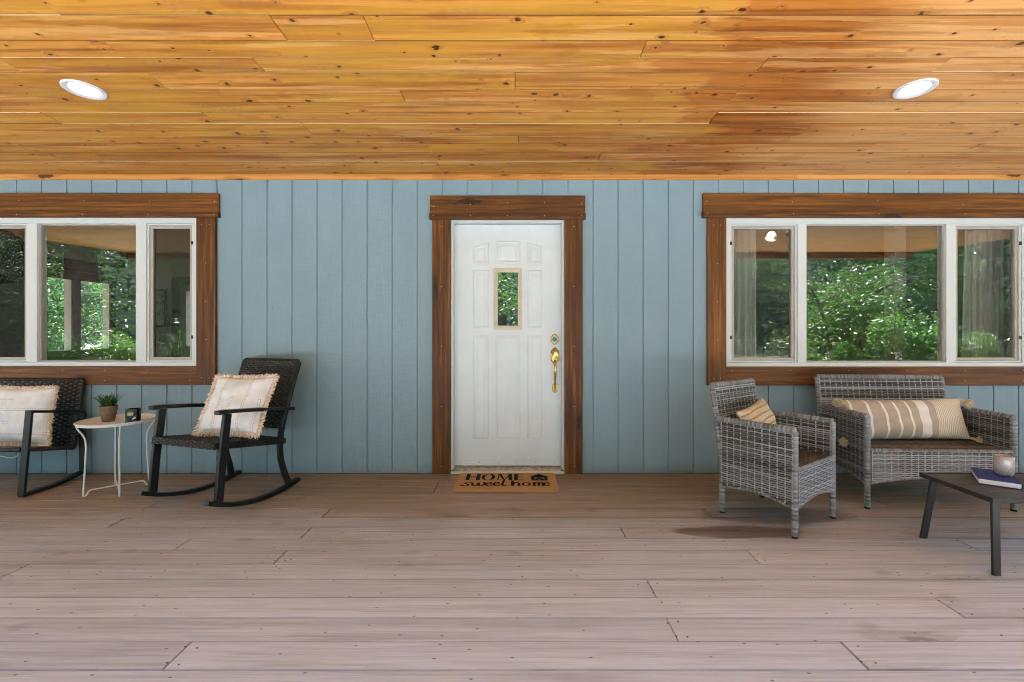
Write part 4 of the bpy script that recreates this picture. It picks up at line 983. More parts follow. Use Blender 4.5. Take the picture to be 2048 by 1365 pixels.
# ================================================================ SIDE TABLE AND WHAT STANDS ON IT
def side_table():
    c = (-2.935, 3.343); r = empty('side_table', (c[0], c[1], 0)); tag(r, 'small round white wire side table with blush tray top', 'side table')
    b = MB(); R = .222; zt = .512
    b.lathe([(R - .012, zt - .012), (R, zt - .010), (R + .003, zt + .002), (R + .0035, zt + .008), (R - .001, zt + .009), (R - .006, zt + .001), (R - .02, zt - .004), (.0, zt - .004)], 64, cap1=False)
    b.build('tray', [M_TABTOP], r, smooth=50)
    b = MB(); ring = [(math.cos(2 * PI * k / 64) * (R + .003), math.sin(2 * PI * k / 64) * (R + .003), zt + .006) for k in range(64)]; b.tube(ring, .0055, 8, closed=True); b.build('rim', M_WHITEMET, r, smooth=60)
    q = .128
    for (sx, sy) in ((-1, -1), (1, -1), (-1, 1), (1, 1)):
        d = Vector((sx, sy, 0)).normalized(); P = lambda rad, z: d * rad + Vector((0, 0, z))
        prof = [(.215, zt - .008), (.214, zt - .022), (.203, zt - .045), (.185, zt - .075), (.172, zt - .11), (.167, zt - .16), (.168, .30), (.172, .20), (.178, .08), (.181, .02), (.180, .008), (.174, .004), (.166, .006), (.160, .016), (.154, .030), (.146, .037), (.13, .040)]
        path = [P(*z) for z in prof]
        # catmull smoothing
        sm = []
        for k in range(len(path) - 1):
            p0, p1, p2, p3 = path[max(k - 1, 0)], path[k], path[k + 1], path[min(k + 2, len(path) - 1)]
            for s in (0, .33, .66):
                sm.append(.5 * ((2 * p1) + (p2 - p0) * s + (2 * p0 - 5 * p1 + 4 * p2 - p3) * s * s + (3 * p1 - p0 - 3 * p2 + p3) * s ** 3))
        sm.append(path[-1])
        b = MB(); b.tube(sm, .0052, 8, side=(-d.y, d.x, 0)); b.build('leg', M_WHITEMET, r, smooth=60)
    b = MB(); s2 = .13 / math.sqrt(2) + .002
    b.tube([(-s2, -s2, .040), (s2, s2, .040)], .0048, 8); b.tube([(-s2, s2, .0425), (s2, -s2, .0425)], .0048, 8); b.build('stretcher', M_WHITEMET, r, smooth=60)
    # pot plant
    zt2 = zt - .004
    yp = 3.335; xp = X(217, yp)
    r = empty('potted_plant', (xp, yp, zt2)); tag(r, 'tuft of green grass in a brown clay pot on the side table', 'potted plant')
    b = MB(); b.lathe([(.034, 0), (.036, .002), (.047, .078), (.052, .079), (.054, .112), (.0535, .114), (.048, .114), (.046, .095)], 36, cap1=False)
    t = NT('aged_clay'); n = t.noise(t.obj(), 30, 5, .65); zz = t.sep(t.obj())[2]
    cc = t.mix(t.step(n, .35, .65), (.15, .095, .055), (.22, .15, .092)); n2 = t.noise(t.vmath('MULTIPLY', t.obj(), (14, 14, 22)), 1, 3); cc = t.mix(t.math('MULTIPLY', t.step(n2, .5, .66), .5), cc, (.13, .09, .055)); t.bump(n, .2, .002)
    b.build('pot', t.fin(cc, .8, .2), r, smooth=40)
    b = MB(); b.lathe([(.0465, .098), (.03, .104), (.0, .106)], 24, cap0=False, cap1=False); b.build('soil', plain('potting_soil', (.025, .016, .01), .9, .1, 0, .4, 90), r)
    b = MB(); rs = random.Random(5)
    for k in range(150):
        a = rs.uniform(0, 2 * PI); q = rs.uniform(0, 1) ** .6; base = Vector((math.cos(a) * .034 * q, math.sin(a) * .034 * q, .10)); out = Vector((math.cos(a), math.sin(a), 0)); L = rs.uniform(.07, .115); lean = q * rs.uniform(.2, .75) + .05
        tw = Vector((-out.y, out.x, 0)); w = rs.uniform(.0022, .0036); r0 = rs.uniform(0, 1); prev = None
        for s in range(6):
            f = s / 5; c0 = base + out * (L * lean * f ** 1.5) + Vector((0, 0, L * (f - .28 * lean * f * f))); ww = w * (1 - f ** 2.2) + .0002
            cur = (b.add(c0 - tw * ww + out * .0008, r0, (f, 0, 0)), b.add(c0 - out * .0006, r0, (f, 0, 0)), b.add(c0 + tw * ww + out * .0008, r0, (f, 0, 0)))
            if prev: b.face(prev[0], cur[0], cur[1], prev[1]); b.face(prev[1], cur[1], cur[2], prev[2])
            prev = cur
    t = NT('grass_blade'); f = t.sep(t.attr('lc'))[0]; cc = t.ramp(t.attr('rnd', 'Fac'), [(0, (.018, .048, .010)), (.6, (.034, .088, .016)), (1, (.075, .145, .032))]); cc = t.mix(t.step(f, .2, 1), t.mix(1, cc, (.6, .65, .7), 'MULTIPLY'), t.mix(1, cc, (1.4, 1.3, 1.1), 'MULTIPLY'))
    b.build('grass_tuft', t.fin(cc, .5, .4), r)
    # black candle jar
    yc = 3.315; xc = X(266.5, yc); r = empty('candle', (xc, yc, zt2), Matrix.Translation((xc, yc, zt2)) @ Matrix.Rotation(math.radians(40), 4, 'Z')); tag(r, 'short black candle jar with a printed label on the side table', 'candle')
    b = MB(); b.lathe([(.046, 0), (.0475, .002), (.0475, .007), (.045, .010), (.0445, .012), (.0445, .092), (.043, .0955), (.039, .0955), (.039, .03)], 40, cap1=False); b.build('jar', plain('black_glass', (.006, .006, .007), .16, .6, 0, .1), r, smooth=40)
    def lab(a0, a1, z0, z1, mat, name, R=.0448):
        q = MB(); q.grid(lambda i, j: (R * math.sin(a0 + (a1 - a0) * i), -R * math.cos(a0 + (a1 - a0) * i), z0 + (z1 - z0) * j), 10, 2); return q.build(name, mat, r, smooth=180)
    lab(-.80, -.05, .052, .075, plain('olive_label', (.36, .38, .16), .5, .4, 0, .25, 120), 'label')
    q = MB(); R = .0449
    def cp(x, z): a = x / R; return Vector((R * math.sin(a), -R * math.cos(a), z))
    def st(pts, w):
        for p0, p1 in zip(pts, pts[1:]):
            d = (Vector(p1) - Vector(p0)).normalized(); nx, nz = -d.y * w / 2, d.x * w / 2
            ids = [q.add(cp(*s)) for s in ((p0[0] - nx, p0[1] - nz), (p1[0] - nx, p1[1] - nz), (p1[0] + nx, p1[1] + nz), (p0[0] + nx, p0[1] + nz))]; q.face(*ids)
    st([(-.004, .024), (-.003, .036), (.003, .025), (.004, .037)], .0022)
    ids = [q.add(cp(.0095 + .0045 * math.cos(a), .0325 + .0055 * math.sin(a))) for a in [2 * PI * k / 14 for k in range(14)]]; q.face(*ids)
    st([(-.018, .021), (-.002, .0205)], .0008)
    q.build('lettering', plain('white_print', (.8, .8, .8), .5), r)
side_table()

# cord hanging under the left rocker
def cord():
    b = MB(); pts = []
    ctrl = [(-3.78, 3.32, .262), (-3.70, 3.315, .247), (-3.66, 3.31, .249), (-3.63, 3.31, .262), (-3.618, 3.31, .285)]
    b.tube([(-3.86, 3.33, .30), (-3.82, 3.325, .275)] + ctrl, .0035, 7); tag(b.build('cushion_tie', plain('cream_cord', (.72, .66, .52), .7), None, smooth=60), 'thin cream cord looping below the left rocking chair seat', 'cord')
cord()

# ================================================================ COFFEE TABLE, BOOK, CANDLE
def coffee_table():
    x0, x1, y0, y1, zt = 2.272, 3.10, 2.193, 2.598, .366
    r = empty('coffee_table', ((x0 + x1) / 2, (y0 + y1) / 2, 0)); tag(r, 'low charcoal metal coffee table with slatted top and splayed flat legs', 'coffee table')
    cx, cy = (x0 + x1) / 2, (y0 + y1) / 2; a, c = (x1 - x0) / 2, (y1 - y0) / 2
    b = MB(); h = .024
    for q in ((-a, -a + .012, -c, c, 'y'), (a - .012, a, -c, c, 'y'), (-a + .012, a - .012, -c, -c + .012, 'x'), (-a + .012, a - .012, c - .012, c, 'x')): b.box(q[0], q[1], q[2], q[3], zt - h, zt, q[4])
    b.build('frame', M_GUNMET, r, .002)
    b = MB(); n = 4; W = (2 * c - .024 - .004) / n
    for k in range(n): b.box(-a + .0125, a - .0125, -c + .0145 + k * W, -c + .0145 + (k + 1) * W - .004, zt - .018, zt - .0025, 'x')
    b.build('slatted_top', M_GUNSLAT, r, .0015)
    for sx in (-1, 1):
        for sy in (-1, 1):
            b = MB(); xt = sx * (a - .035); yt = sy * (c - .055 if sy > 0 else c - .025)
            b.bar([(xt - sx * -.0, yt, zt - h + .0), (sx * (a - .008), sy * (c - .018 + (.025 if sy < 0 else 0)), .0)], .036, .014, (1, 0, 0)); b.cur = 1
            b.cur = 0; b.build('leg', M_GUNMET, r, .002)
    for sx in (-1, 1):
        b = MB(); b.bar([(sx * (a - .05), -c + .03, zt - h - .006), (sx * (a - .05), c - .03, zt - h - .006)], .02, .012, (1, 0, 0)); b.build('brace', M_GUNMET, r, .002)
    # screw heads on the near leg
    zb = zt
    p = Vector((2.420, 2.409)); ang = math.radians(-38)
    m = Matrix.Translation((p.x, p.y, zb)) @ Matrix.Rotation(ang, 4, 'Z'); r = empty('book', mat=m); tag(r, 'blue hardback book with white pages lying on the coffee table', 'book')
    w, l, t = .155, .235, .026
    b = MB(); b.box(-.003, w + .003, -.003, l + .003, .0005, .003); b.box(-.003, w + .003, -.003, l + .003, t, t + .0028); b.box(w + .0005, w + .004, -.003, l + .003, .003, t, 'y')
    b.build('cover', plain('royal_blue_cloth', (.020, .036, .24), .5, .4, 0, .1, 60, .1, 400), r, .0012)
    b = MB(); b.box(.001, w, .001, l - .001, .003, t)
    tt = NT('page_block'); ln = tt.math('SINE', tt.math('MULTIPLY', tt.sep(tt.obj())[2], 9000)); tt.fin(tt.mix(tt.math('MULTIPLY_ADD', ln, .5, .5), (.74, .74, .74), (.84, .84, .83)), .7); b.build('pages', tt.m, r)
    zc = zb + t + .0028; yc = 2.452; xc = X(2007.7, yc); r = empty('candle', (xc, yc, zc)); tag(r, 'glazed grey-pink candle cup standing on the blue book', 'candle')
    b = MB(); b.lathe([(.032, 0), (.037, .004), (.0405, .018), (.0415, .045), (.0405, .085), (.0395, .104), (.0385, .106), (.0365, .104), (.0365, .09)], 48, cap1=False)
    tt = NT('reactive_glaze'); o = tt.obj(); z = tt.sep(o)[2]; n = tt.noise(o, 55, 4); g = tt.math('ADD', z, tt.math('MULTIPLY_ADD', n, .03, -.015))
    cc = tt.ramp(tt.math('DIVIDE', g, .106), [(0, (0.072, 0.072, 0.072)), (.22, (0.1872, 0.1908, 0.1872)), (.55, (0.36, 0.3528, 0.3384)), (.8, (0.3744, 0.324, 0.2952)), (1, (0.36, 0.288, 0.2592))]); sp = tt.voro(tt.vmath('MULTIPLY', o, (160, 160, 160)), 1.0, dim='3D')
    cc = tt.mix(tt.math('MULTIPLY', tt.math('LESS_THAN', sp.outputs['Distance'], .25), .4), cc, (.75, .72, .68)); b.build('cup', tt.fin(cc, .12, .6), r, smooth=50)
    b = MB(); b.lathe([(.0364, .090), (.02, .0895), (0, .089)], 32, cap0=False, cap1=False); b.build('wax', plain('candle_wax', (.70, .62, .55), .45), r, smooth=180)
coffee_table()

# ================================================================ DOORMAT
def doormat():
    cx, y0, y1 = -.095, 3.300, 3.705; hw, D = .383, y1 - y0; r = empty('doormat', (cx, y0, .002)); 
    tag(r, 'tan coir doormat with black home lettering in front of the door', 'doormat')
    t = NT('coir'); o = t.obj(); n = t.noise(o, 260, 4, .7); n2 = t.noise(o, 7, 3)
    c = t.mix(t.step(n, .35, .68), (.38, .195, .080), (.66, .40, .19)); c = t.mix(t.math('MULTIPLY', t.step(n2, .45, .7), .35), c, (.48, .29, .14)); t.bump(n, .9, .006)
    m = t.fin(c, .9, .1)
    b = MB(); rad = .03; pts = []
    for (sx, sy, a0) in ((1, 1, 0), (0, 1, 90), (0, 0, 180), (1, 0, 270)):
        for k in range(6):
            a = math.radians(a0 + 18 * k); pts.append(((hw - rad if sx else -hw + rad) + rad * math.cos(a), (D - rad if sy else rad) + rad * math.sin(a), 0))
    b.poly(pts, (0, 0, 1), .012)
    # pile: short bristles over the top and edges
    rs = random.Random(3)
    for k in range(9000):
        x = rs.uniform(-hw + .004, hw - .004); y = rs.uniform(.004, D - .004)
        if rs.random() < .12: x, y = (rs.choice((-hw, hw)), rs.uniform(.02, D - .02)) if rs.random() < .4 else (rs.uniform(-hw + .02, hw - .02), rs.choice((0, D)))
        h = rs.uniform(.001, .0025); dx, dy = rs.uniform(-.003, .003), rs.uniform(-.003, .003)
        i = [b.add((x - .0008, y, .0115)), b.add((x + .0008, y, .0115)), b.add((x + dx, y + dy, .012 + h))]; b.face(*i)
    b.build('mat', m, r)
    L = MB(); zl = .0155
    def quad(ps): L.face(*[L.add((p[0], p[1], zl)) for p in ps])
    def stem(x0, y0, x1, y1, w0, w1=None):
        w1 = w0 if w1 is None else w1; quad([(x0 - w0 / 2, y0), (x0 + w0 / 2, y0), (x1 + w1 / 2, y1), (x1 - w1 / 2, y1)])
    def bar(x0, x1, y, h): quad([(x0, y - h / 2), (x1, y - h / 2), (x1, y + h / 2), (x0, y + h / 2)])
    def ring(cx, cy, rx, ry, wx, wy, a0=0, a1=360, n=36, ox=0):
        P = []
        for k in range(n + 1):
            a = math.radians(a0 + (a1 - a0) * k / n); P.append(((cx + rx * math.cos(a), cy + ry * math.sin(a)), (cx + ox + (rx - wx) * math.cos(a), cy + (ry - wy) * math.sin(a))))
        for p, q in zip(P, P[1:]): quad([p[0], q[0], q[1], p[1]])
    # HOME
    yb, yt = .222, .372; h = yt - yb; ym = (yb + yt) / 2; x = -.322
    stem(x + .018, yb, x + .018, yt, .030); stem(x + .098, yb, x + .098, yt, .030); bar(x + .033, x + .083, ym + .004, .015)
    ring(x + .176, ym, .054, h / 2 + .003, .026, .008)
    mx = x + .245; stem(mx + .008, yb, mx + .014, yt, .009); stem(mx + .058, yb + .004, mx + .018, yt, .010, .026); stem(mx + .058, yb + .004, mx + .102, yt, .010, .009); stem(mx + .106, yb, mx + .102, yt, .030)
    ex = x + .377; stem(ex + .016, yb, ex + .016, yt, .030)
    for yy in (yb + .004, ym, yt - .004): bar(ex + .031, ex + (.082 if yy != ym else .074), yy, .013)
    # house with heart
    hx0, hx1 = .178, .329; hm = (hx0 + hx1) / 2; roof = .300
    n = 40; inner = [];
    hv = []
    for k in range(n):
        a = 2 * PI * k / n; hv.append((hm + .0027 * 16 * math.sin(a) ** 3, .268 + .0022 * (13 * math.cos(a) - 5 * math.cos(2 * a) - 2 * math.cos(3 * a) - math.cos(4 * a))))
    body = [(hx0 + .012, .216), (hx1 - .012, .216), (hx1 - .012, roof), (hx0 + .012, roof)]
    quad([body[0], body[1], (hx1 - .012, .232), (hx0 + .012, .232)]); quad([(hx0 + .012, .232), (hx0 + .034, .232), (hx0 + .034, roof), (hx0 + .012, roof)]); quad([(hx1 - .034, .232), (hx1 - .012, .232), (hx1 - .012, roof), (hx1 - .034, roof)])
    quad([(hx0 - .004, roof), (hx1 + .004, roof), (hm + .004, .372), (hm - .004, .372)])
    # fill between body sides around a heart outline
    def clampbox(px, py): return (min(max(px, hx0 + .034), hx1 - .034), min(max(py, .232), roof))
    for k in range(n):
        a, c = hv[k], hv[(k + 1) % n]
        def outp(p):
            dx, dy = p[0] - hm, p[1] - .268; s = min((.0415 / abs(dx)) if abs(dx) > 1e-6 else 1e9, ((.036 if dy < 0 else roof - .268) / abs(dy)) if abs(dy) > 1e-6 else 1e9); s = max(1, s); return (hm + dx * s, .268 + dy * s)
        quad([a, c, outp(c), outp(a)])
    hi = [(hm + (p[0] - hm) * .74, .2675 + (p[1] - .268) * .70) for p in hv]; L.face(*[L.add((p[0], p[1], zl)) for p in hi])
    # script line: ribbon pen strokes
    def pen(pts, wmin=.006, wmax=.017, ang=50, samples=6):
        P = [Vector(p) for p in pts]; sm = []
        for k in range(len(P) - 1):
            p0, p1, p2, p3 = P[max(k - 1, 0)], P[k], P[k + 1], P[min(k + 2, len(P) - 1)]
            for i in range(samples):
                s = i / samples; sm.append(.5 * ((2 * p1) + (p2 - p0) * s + (2 * p0 - 5 * p1 + 4 * p2 - p3) * s * s + (3 * p1 - p0 - 3 * p2 + p3) * s ** 3))
        sm.append(P[-1]); prev = None
        for k, p in enumerate(sm):
            d = (sm[min(k + 1, len(sm) - 1)] - sm[max(k - 1, 0)]).normalized(); w = wmin + (wmax - wmin) * abs(d.y) ** 1.3; nn = Vector((-d.y, d.x)) * w / 2
            cur = (p + nn, p - nn)
            if prev: quad([prev[0], cur[0], cur[1], prev[1]])
            prev = cur
    B = .095; xh = .078                                     # baseline, x-height
    def g(x, y): return (x, B + y * xh)
    x = -.335
    pen([g(x, .12), g(x + .02, .0), g(x + .045, .05), g(x + .05, .35), g(x + .03, .6), g(x + .028, .85), g(x + .05, 1.0), g(x + .066, .85)])
    pen([g(x + .02, .02), g(x + .0, .2), g(x - .01, .1)])
    x = -.258; pen([g(x, .9), g(x + .006, .25), g(x + .022, .0), g(x + .042, .3), g(x + .05, .9), g(x + .052, .3), g(x + .068, .0), g(x + .09, .35), g(x + .092, .95), g(x + .085, .8)])
    for x in (-.158, -.10):
        pen([g(x, .35), g(x + .026, .5), g(x + .044, .78), g(x + .032, 1.0), g(x + .012, .8), g(x + .006, .4), g(x + .018, .05), g(x + .04, .08), g(x + .058, .35)])
    x = -.035; pen([g(x + .014, 1.7), g(x + .01, 1.0), g(x + .006, .3), g(x + .02, .0), g(x + .036, .2)]); pen([g(x - .012, 1.05), g(x + .012, 1.08), g(x + .034, 1.12)])
    # upright "home"
    w = .022
    x = .035; stem(x + .011, B, x + .011, B + xh * 1.5, w); ring(x + .040, B + xh * .55, .029, xh * .47, .018, .012, 0, 180, 18); stem(x + .060, B, x + .060, B + xh * .56, .019); bar(x - .004, x + .026, B + .003, .007); bar(x + .046, x + .075, B + .003, .007)
    ring(.150, B + xh * .5, .035, xh * .53, .018, .008)
    x = .199; stem(x + .010, B, x + .010, B + xh, .019)
    for q in (.0, .033): ring(x + .030 + q, B + xh * .55, .022, xh * .47, .016, .012, 0, 180, 16); stem(x + .0435 + q, B, x + .0435 + q, B + xh * .56, .017)
    bar(x - .004, x + .022, B + .003, .007)
    ring(.304, B + xh * .5, .031, xh * .53, .017, .010, 20, 325, 30); bar(.278, .330, B + xh * .54, .010)
    t2 = NT('black_coir'); t2.fin(t2.mix(t2.step(t2.noise(t2.obj(), 260, 3), .4, .7), (.008, .007, .007), (.04, .032, .028)), .9, .1)
    L.build('lettering', t2.m, r)
doormat()

# ================================================================ OUTDOORS BEHIND THE CAMERA
def ground():
    b = MB(); n = 48; S = 80
    def fn(i, j):
        x, y = (i - .5) * 2 * S, (j - .5) * 2 * S
        d = max(abs(x) - 9, -y - 3, y - 9, 0); return (x, y, -.42 + .04 * min(d, 25) * .6 + .12 * math.sin(x * .5) * math.cos(y * .43) * min(1, d * .2))
    b.grid(fn, n, n)
    t = NT('forest_floor'); o = t.obj(); a = t.noise(o, 2.2, 6, .7); c2 = t.noise(o, 14, 5, .7)
    c = t.mix(t.step(a, .35, .65), (.14, .12, .095), (.24, .215, .185)); c = t.mix(t.math('MULTIPLY', t.step(c2, .52, .66), .7), c, (.07, .10, .03))
    t.bump(c2, .6, .05)
    tag(b.build('ground', t.fin(c, .9, .1), None, smooth=180), None, None, None, 'structure')
ground()
def added_hills():  # added slope behind the trees, blocks low sky in the window reflections
    b = MB()
    def fn(i, j):
        a = PI * (.45 + 1.65 * i); d = 42 + 45 * j; hgt = (13 + 3 * math.sin(a * 5) + 2 * math.sin(a * 11 + 1)) * math.sin(PI * .5 * min(1, j * 1.6)) ** .8
        return (math.cos(a) * d * 1.2, math.sin(a) * d, hgt + .3 + .5 * math.sin(a * 60) * j)
    b.grid(fn, 120, 16)
    t = NT('added_slope'); o = t.obj(); n = t.noise(o, .7, 6, .75); n2 = t.noise(o, .16, 3)
    c = t.mix(t.step(n, .4, .62), (.020, .042, .022), (.06, .11, .045)); c = t.mix(t.math('MULTIPLY', t.step(n2, .5, .6), .5), c, (.04, .075, .05)); t.bump(n, 1, 1.2)
    tag(b.build('added_hills', t.fin(c, .9, .1), None, smooth=180), None, None, None, 'structure')
added_hills()
def leaf_mat(name, a, b2, c3):
    t = NT(name); col = t.ramp(t.attr('rnd', 'Fac'), [(0, a), (.55, b2), (1, c3)])
    df = t.n.new('ShaderNodeBsdfDiffuse'); tl = t.n.new('ShaderNodeBsdfTranslucent'); gl = t.n.new('ShaderNodeBsdfGlossy'); gl.inputs['Roughness'].default_value = .35
    t.l.new(col, df.inputs[0]); t.l.new(t.mix(1, col, (1.3, 1.35, .6), 'MULTIPLY'), tl.inputs[0])
    m1 = t.n.new('ShaderNodeMixShader'); m1.inputs[0].default_value = .42; t.l.new(df.outputs[0], m1.inputs[1]); t.l.new(tl.outputs[0], m1.inputs[2])
    m2 = t.n.new('ShaderNodeMixShader'); m2.inputs[0].default_value = .07; t.l.new(m1.outputs[0], m2.inputs[1]); t.l.new(gl.outputs[0], m2.inputs[2])
    t.l.new(m2.outputs[0], t.out.inputs['Surface']); return t.m
M_LEAF = leaf_mat('broad_leaf', (.030, .075, .018), (.060, .140, .030), (.11, .20, .045))
M_LEAFD = leaf_mat('cedar_spray', (.015, .042, .022), (.032, .080, .042), (.06, .125, .065))
M_LEAFB = leaf_mat('shrub_leaf', (.045, .12, .022), (.085, .20, .035), (.15, .27, .06))
M_BARK = plain('furrowed_bark', (.10, .068, .05), .9, .1, 0, .35, 9, .6, 25)
def leaves(b, c, R, n, size, rs, flat=1.0, droop=0):
    for _ in range(n):
        d = Vector((rs.gauss(0, 1), rs.gauss(0, 1), rs.gauss(0, 1) * flat)).normalized() * rs.uniform(.35, 1) ** .5
        p = Vector(c) + Vector((d.x * R[0], d.y * R[1], d.z * R[2] - droop * (d.x ** 2 + d.y ** 2) * R[2]))
        a = Vector((rs.gauss(0, 1), rs.gauss(0, 1), rs.gauss(0, .6))).normalized(); q = a.cross(Vector((rs.gauss(0, .6), rs.gauss(0, .6), 1))).normalized()
        s = size * rs.uniform(.6, 1.3); r = rs.uniform(0, 1); n2 = a.cross(q) * s * .18
        i = [b.add(p - a * s, r), b.add(p + q * s * .42 + n2, r), b.add(p + a * s, r), b.add(p - q * s * .42 + n2, r)]; b.face(*i)
def broad_tree(seed, h, spread, mat, size=.055, clumps=34, per=360, stems=4):
    rs = random.Random(seed); r = empty('broadleaf_tree'); b = MB(); tips = []
    for s in range(stems):
        a = 2 * PI * s / stems + rs.uniform(-.5, .5); path = [Vector((math.cos(a) * .08, math.sin(a) * .08, -.2))]; d = Vector((math.cos(a) * .28, math.sin(a) * .28, 1))
        for k in range(6):
            d = (d + Vector((rs.gauss(0, .16), rs.gauss(0, .16), .05))).normalized(); path.append(path[-1] + d * h * .13)
        b.tube(path, [.075 * (1 - k / 8) for k in range(7)], 7); tips += path[2:]
        for k in (3, 4, 5):
            e = path[k] + Vector((rs.gauss(0, 1), rs.gauss(0, 1), .5)) * spread * .32; b.tube([path[k], path[k].lerp(e, .5) + Vector((0, 0, .1)), e], [.03, .02, .01], 5); tips.append(e)
    b.build('trunk', M_BARK, r, smooth=60)
    c = MB()
    for k in range(clumps):
        t0 = rs.choice(tips) + Vector((rs.gauss(0, .3), rs.gauss(0, .3), rs.gauss(0, .25))) * spread * .6
        R = spread * rs.uniform(.18, .34); leaves(c, t0, (R, R, R * .5), per, size, rs, .8, .3)
    c.build('crown', mat, r); return r
def cedar(seed, h, R, trunk, low=.1):
    rs = random.Random(seed); r = empty('conifer_tree'); b = MB(); b.tube([(rs.gauss(0, .02) * k, rs.gauss(0, .02) * k, -.3 + h * k / 8) for k in range(9)], [trunk * (1.15 - k / 8.2) for k in range(9)], 14); b.build('trunk', M_BARK, r, smooth=60)
    c = MB(); n = int(h * 9)
    for k in range(n):
        f = low + (1 - low) * (k + rs.random()) / n; a = rs.uniform(0, 2 * PI); L = R * (1 - f) ** .75 * rs.uniform(.6, 1.1) + .15
        for q in (.35, .6, .85, 1.0):
            p = Vector((math.cos(a) * L * q, math.sin(a) * L * q, h * f - .35 * L * q * q)); leaves(c, p, (.30 * L * .6 + .08, .30 * L * .6 + .08, .10), 34, .085, rs, .4, .4)
    c.build('crown', M_LEAFD, r); return r
def shrub(seed, h, R, mat=None, size=.045, per=300):
    rs = random.Random(seed); r = empty('shrub'); b = MB(); c = MB()
    for s in range(9):
        a = rs.uniform(0, 2 * PI); e = Vector((math.cos(a) * R * .6, math.sin(a) * R * .6, h * rs.uniform(.5, .95))); b.tube([(0, 0, -.1), e * .5 + Vector((0, 0, .1)), e], [.02, .014, .006], 5)
        leaves(c, e, (R * .42, R * .42, h * .24), per, size, rs, .9)
    b.build('stem', M_BARK, r); c.build('foliage', mat or M_LEAFB, r); return r
def put(o, x, y, s=1.0, rz=0, label=None, cat=None, group=None, first=set()):
    o2 = o if o.name not in first else copy_tree(o)
    first.add(o.name); o2.location = (x, y, -.42 + .024 * min(max(abs(x) - 9, -y - 3, y - 9, 0), 25)); o2.scale = (s, s, s); o2.rotation_euler = (0, 0, rz); tag(o2, label, cat, group); return o2
gl = 'forest trees facing the porch'
bt = broad_tree(1, 4.2, 2.4, M_LEAF); bt2 = broad_tree(2, 5.5, 3.0, M_LEAF, .065, 40, 340, 3)
for (o, x, y, s) in ((bt, 8.9, -5.2, 1.0), (bt2, 12.5, -7.5, 1.0), (bt, 5.2, -7.5, 1.05), (bt2, 1.5, -9.5, 1.05), (bt, -2.5, -7.8, 1.1), (bt2, -17, -8, 1.0), (bt, 15.5, -3.5, 1.1), (bt2, -11.5, 4.0, .95), (bt2, -11.0, 8.5, 1.1), (bt, -9.4, 6.6, .8), (bt, -10.2, 9.6, .9)):
    put(o, x, y, s, U(0, 6), 'leafy green broadleaf tree growing beyond the porch', 'tree', gl)
c1 = cedar(3, 13, 2.6, .30, .06); c2 = cedar(4, 17, 3.0, .42, .16)
for (o, x, y, s) in ((c2, -13.4, -6.5, 1.0), (c1, -9.5, -9.5, 1.0), (c1, -6, -12, 1.1), (c2, -1, -14, 1.0), (c1, 4, -13, 1.0), (c2, 9, -13, 1.1), (c1, 14, -11, 1.0), (c1, 19, -7, 1.0), (c2, 22, -14, 1.1), (c1, -20, -12, 1.0), (c2, -5, -19, 1.1), (c1, 12, -19, 1.1), (c1, 1, -20, 1.2), (c2, -15, -17, 1.2), (c1, -24, -5, 1.0), (c1, -15.5, 6.0, 1.0), (c2, -18, 10, 1.0), (c1, -8, 14, 1.0), (c1, -4, 13, 1.0)):
    put(o, x, y, s, U(0, 6), 'tall dark conifer standing in the forest beyond the porch', 'tree', gl)
s1 = shrub(5, 1.35, .75); s2 = shrub(6, 1.2, .65)
for (o, x, y, s) in ((s1, -6.9, -2.2, 1.0), (s2, -8.0, -2.35, 1.05), (s1, -9.1, -2.3, 1.0), (s2, -10.2, -2.5, 1.05), (s1, -5.9, -2.5, .9), (s1, 8.7, -2.9, 1.3), (s2, 9.6, -2.6, 1.2), (s2, 7.6, -3.8, 1.0), (s2, -.6, -3.6, 1.0)):
    put(o, x, y, s, U(0, 6), 'bright green leafy shrub beside the porch edge', 'shrub', 'shrubs along the porch edge')
def forest():
    b = MB(); rs = random.Random(21)
    for k in range(2600):
        a = rs.uniform(PI * .93, PI * 2.07); d = rs.uniform(24, 36); z = 17 * rs.random() ** 1.2 + .3; c = (math.cos(a) * d * 1.25, math.sin(a) * d, z)
        leaves(b, c, (1.6, 1.6, .8), 30, .30, rs, .8, .2)
    for k in range(600):
        a = rs.uniform(PI * .3, PI * .95); d = rs.uniform(17, 26); z = 10 * rs.random() ** 1.2 + .2; leaves(b, (math.cos(a) * d * 1.2 - 2, 4 + math.sin(a) * d, z), (1.5, 1.5, .8), 26, .24, rs, .8, .2)
    tag(b.build('forest', M_LEAFD, None), 'dense far forest closing off the view beyond the nearer trees', 'forest', None, 'stuff')
forest()
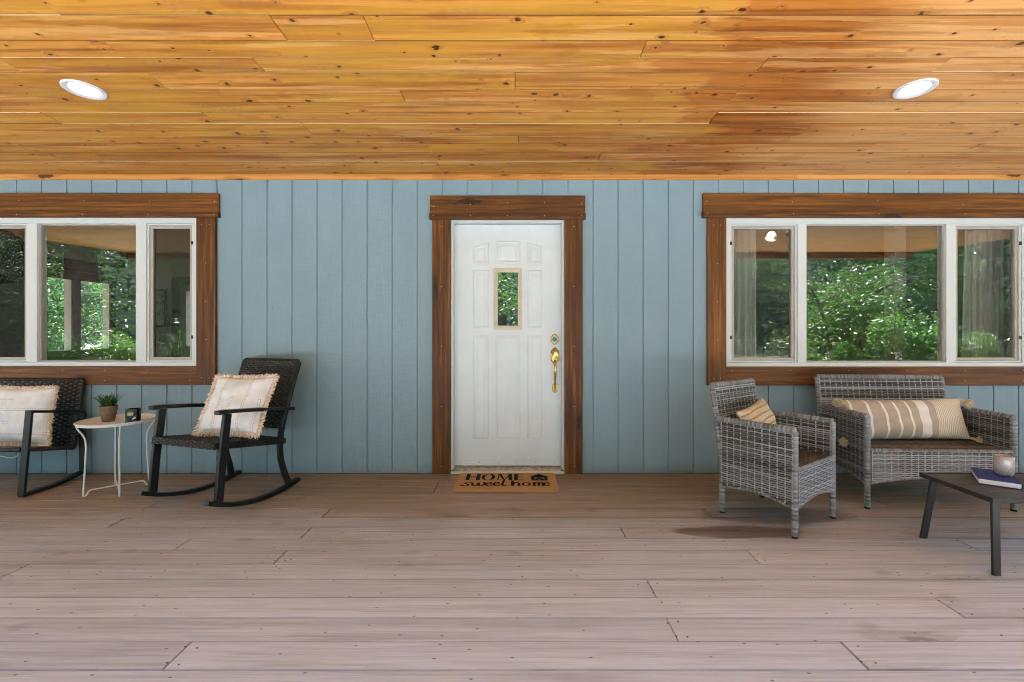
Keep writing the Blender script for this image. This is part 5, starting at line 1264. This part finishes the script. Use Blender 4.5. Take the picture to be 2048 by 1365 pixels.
for x in (-7.3, 5.45):
    p = MB(); p.box(-.07, .07, -.07, .07, -.4, 2.56, 'z'); o = tag(p.build('porch_post', plain('weathered_post', (.15, .125, .10), .8, .2, 0, .25, 8), None, .005), 'square timber post holding up the porch beam', 'post', 'porch posts'); o.location = (x, -1.35, 0)

# ================================================================ LIGHT, CAMERA
w = bpy.data.worlds.new('World'); SC.world = w; w.use_nodes = True; nt = w.node_tree
EL, AZ = math.radians(60), math.radians(58)       # sun high, in front of the porch and to its left
sd = Vector((-math.cos(EL) * math.cos(AZ), -math.cos(EL) * math.sin(AZ), math.sin(EL)))
sky = nt.nodes.new('ShaderNodeTexSky'); sky.sky_type = 'NISHITA'; sky.sun_disc = False; sky.sun_elevation = EL; sky.sun_rotation = math.atan2(sd.x, sd.y)
sky.air_density = 1.0; sky.dust_density = 1.0; sky.ozone_density = 1.0
nt.links.new(sky.outputs[0], nt.nodes['Background'].inputs[0]); nt.nodes['Background'].inputs[1].default_value = .15
L = bpy.data.lights.new('sun', 'SUN'); L.energy = 4.0; L.angle = math.radians(.5); L.color = (1, .965, .91)
lo = bpy.data.objects.new('sun', L); COL.objects.link(lo); lo.rotation_euler = (-sd).to_track_quat('-Z', 'Y').to_euler()
cam = bpy.data.cameras.new('camera'); cam.sensor_width = 36; cam.lens = F / 2048 * 36; cam.shift_x = -(CX - 1024) / 2048; cam.shift_y = -(682.5 - CY) / 2048; cam.clip_start = .05; cam.clip_end = 500
co = bpy.data.objects.new('camera', cam); COL.objects.link(co); co.location = (0, 0, H); co.rotation_euler = (PI / 2, 0, 0); SC.camera = co
vs = SC.view_settings; SC.display_settings.display_device = 'sRGB'; vs.view_transform = 'Standard'; vs.look = 'None'; vs.exposure = 4.1; vs.gamma = 1
SC.cycles.use_denoising = True; SC.cycles.denoising_prefilter = 'ACCURATE'; SC.cycles.filter_width = 1.0; SC.cycles.max_bounces = 7; SC.cycles.diffuse_bounces = 4; SC.cycles.adaptive_threshold = .02; SC.cycles.transparent_max_bounces = 12; SC.cycles.sample_clamp_indirect = 8
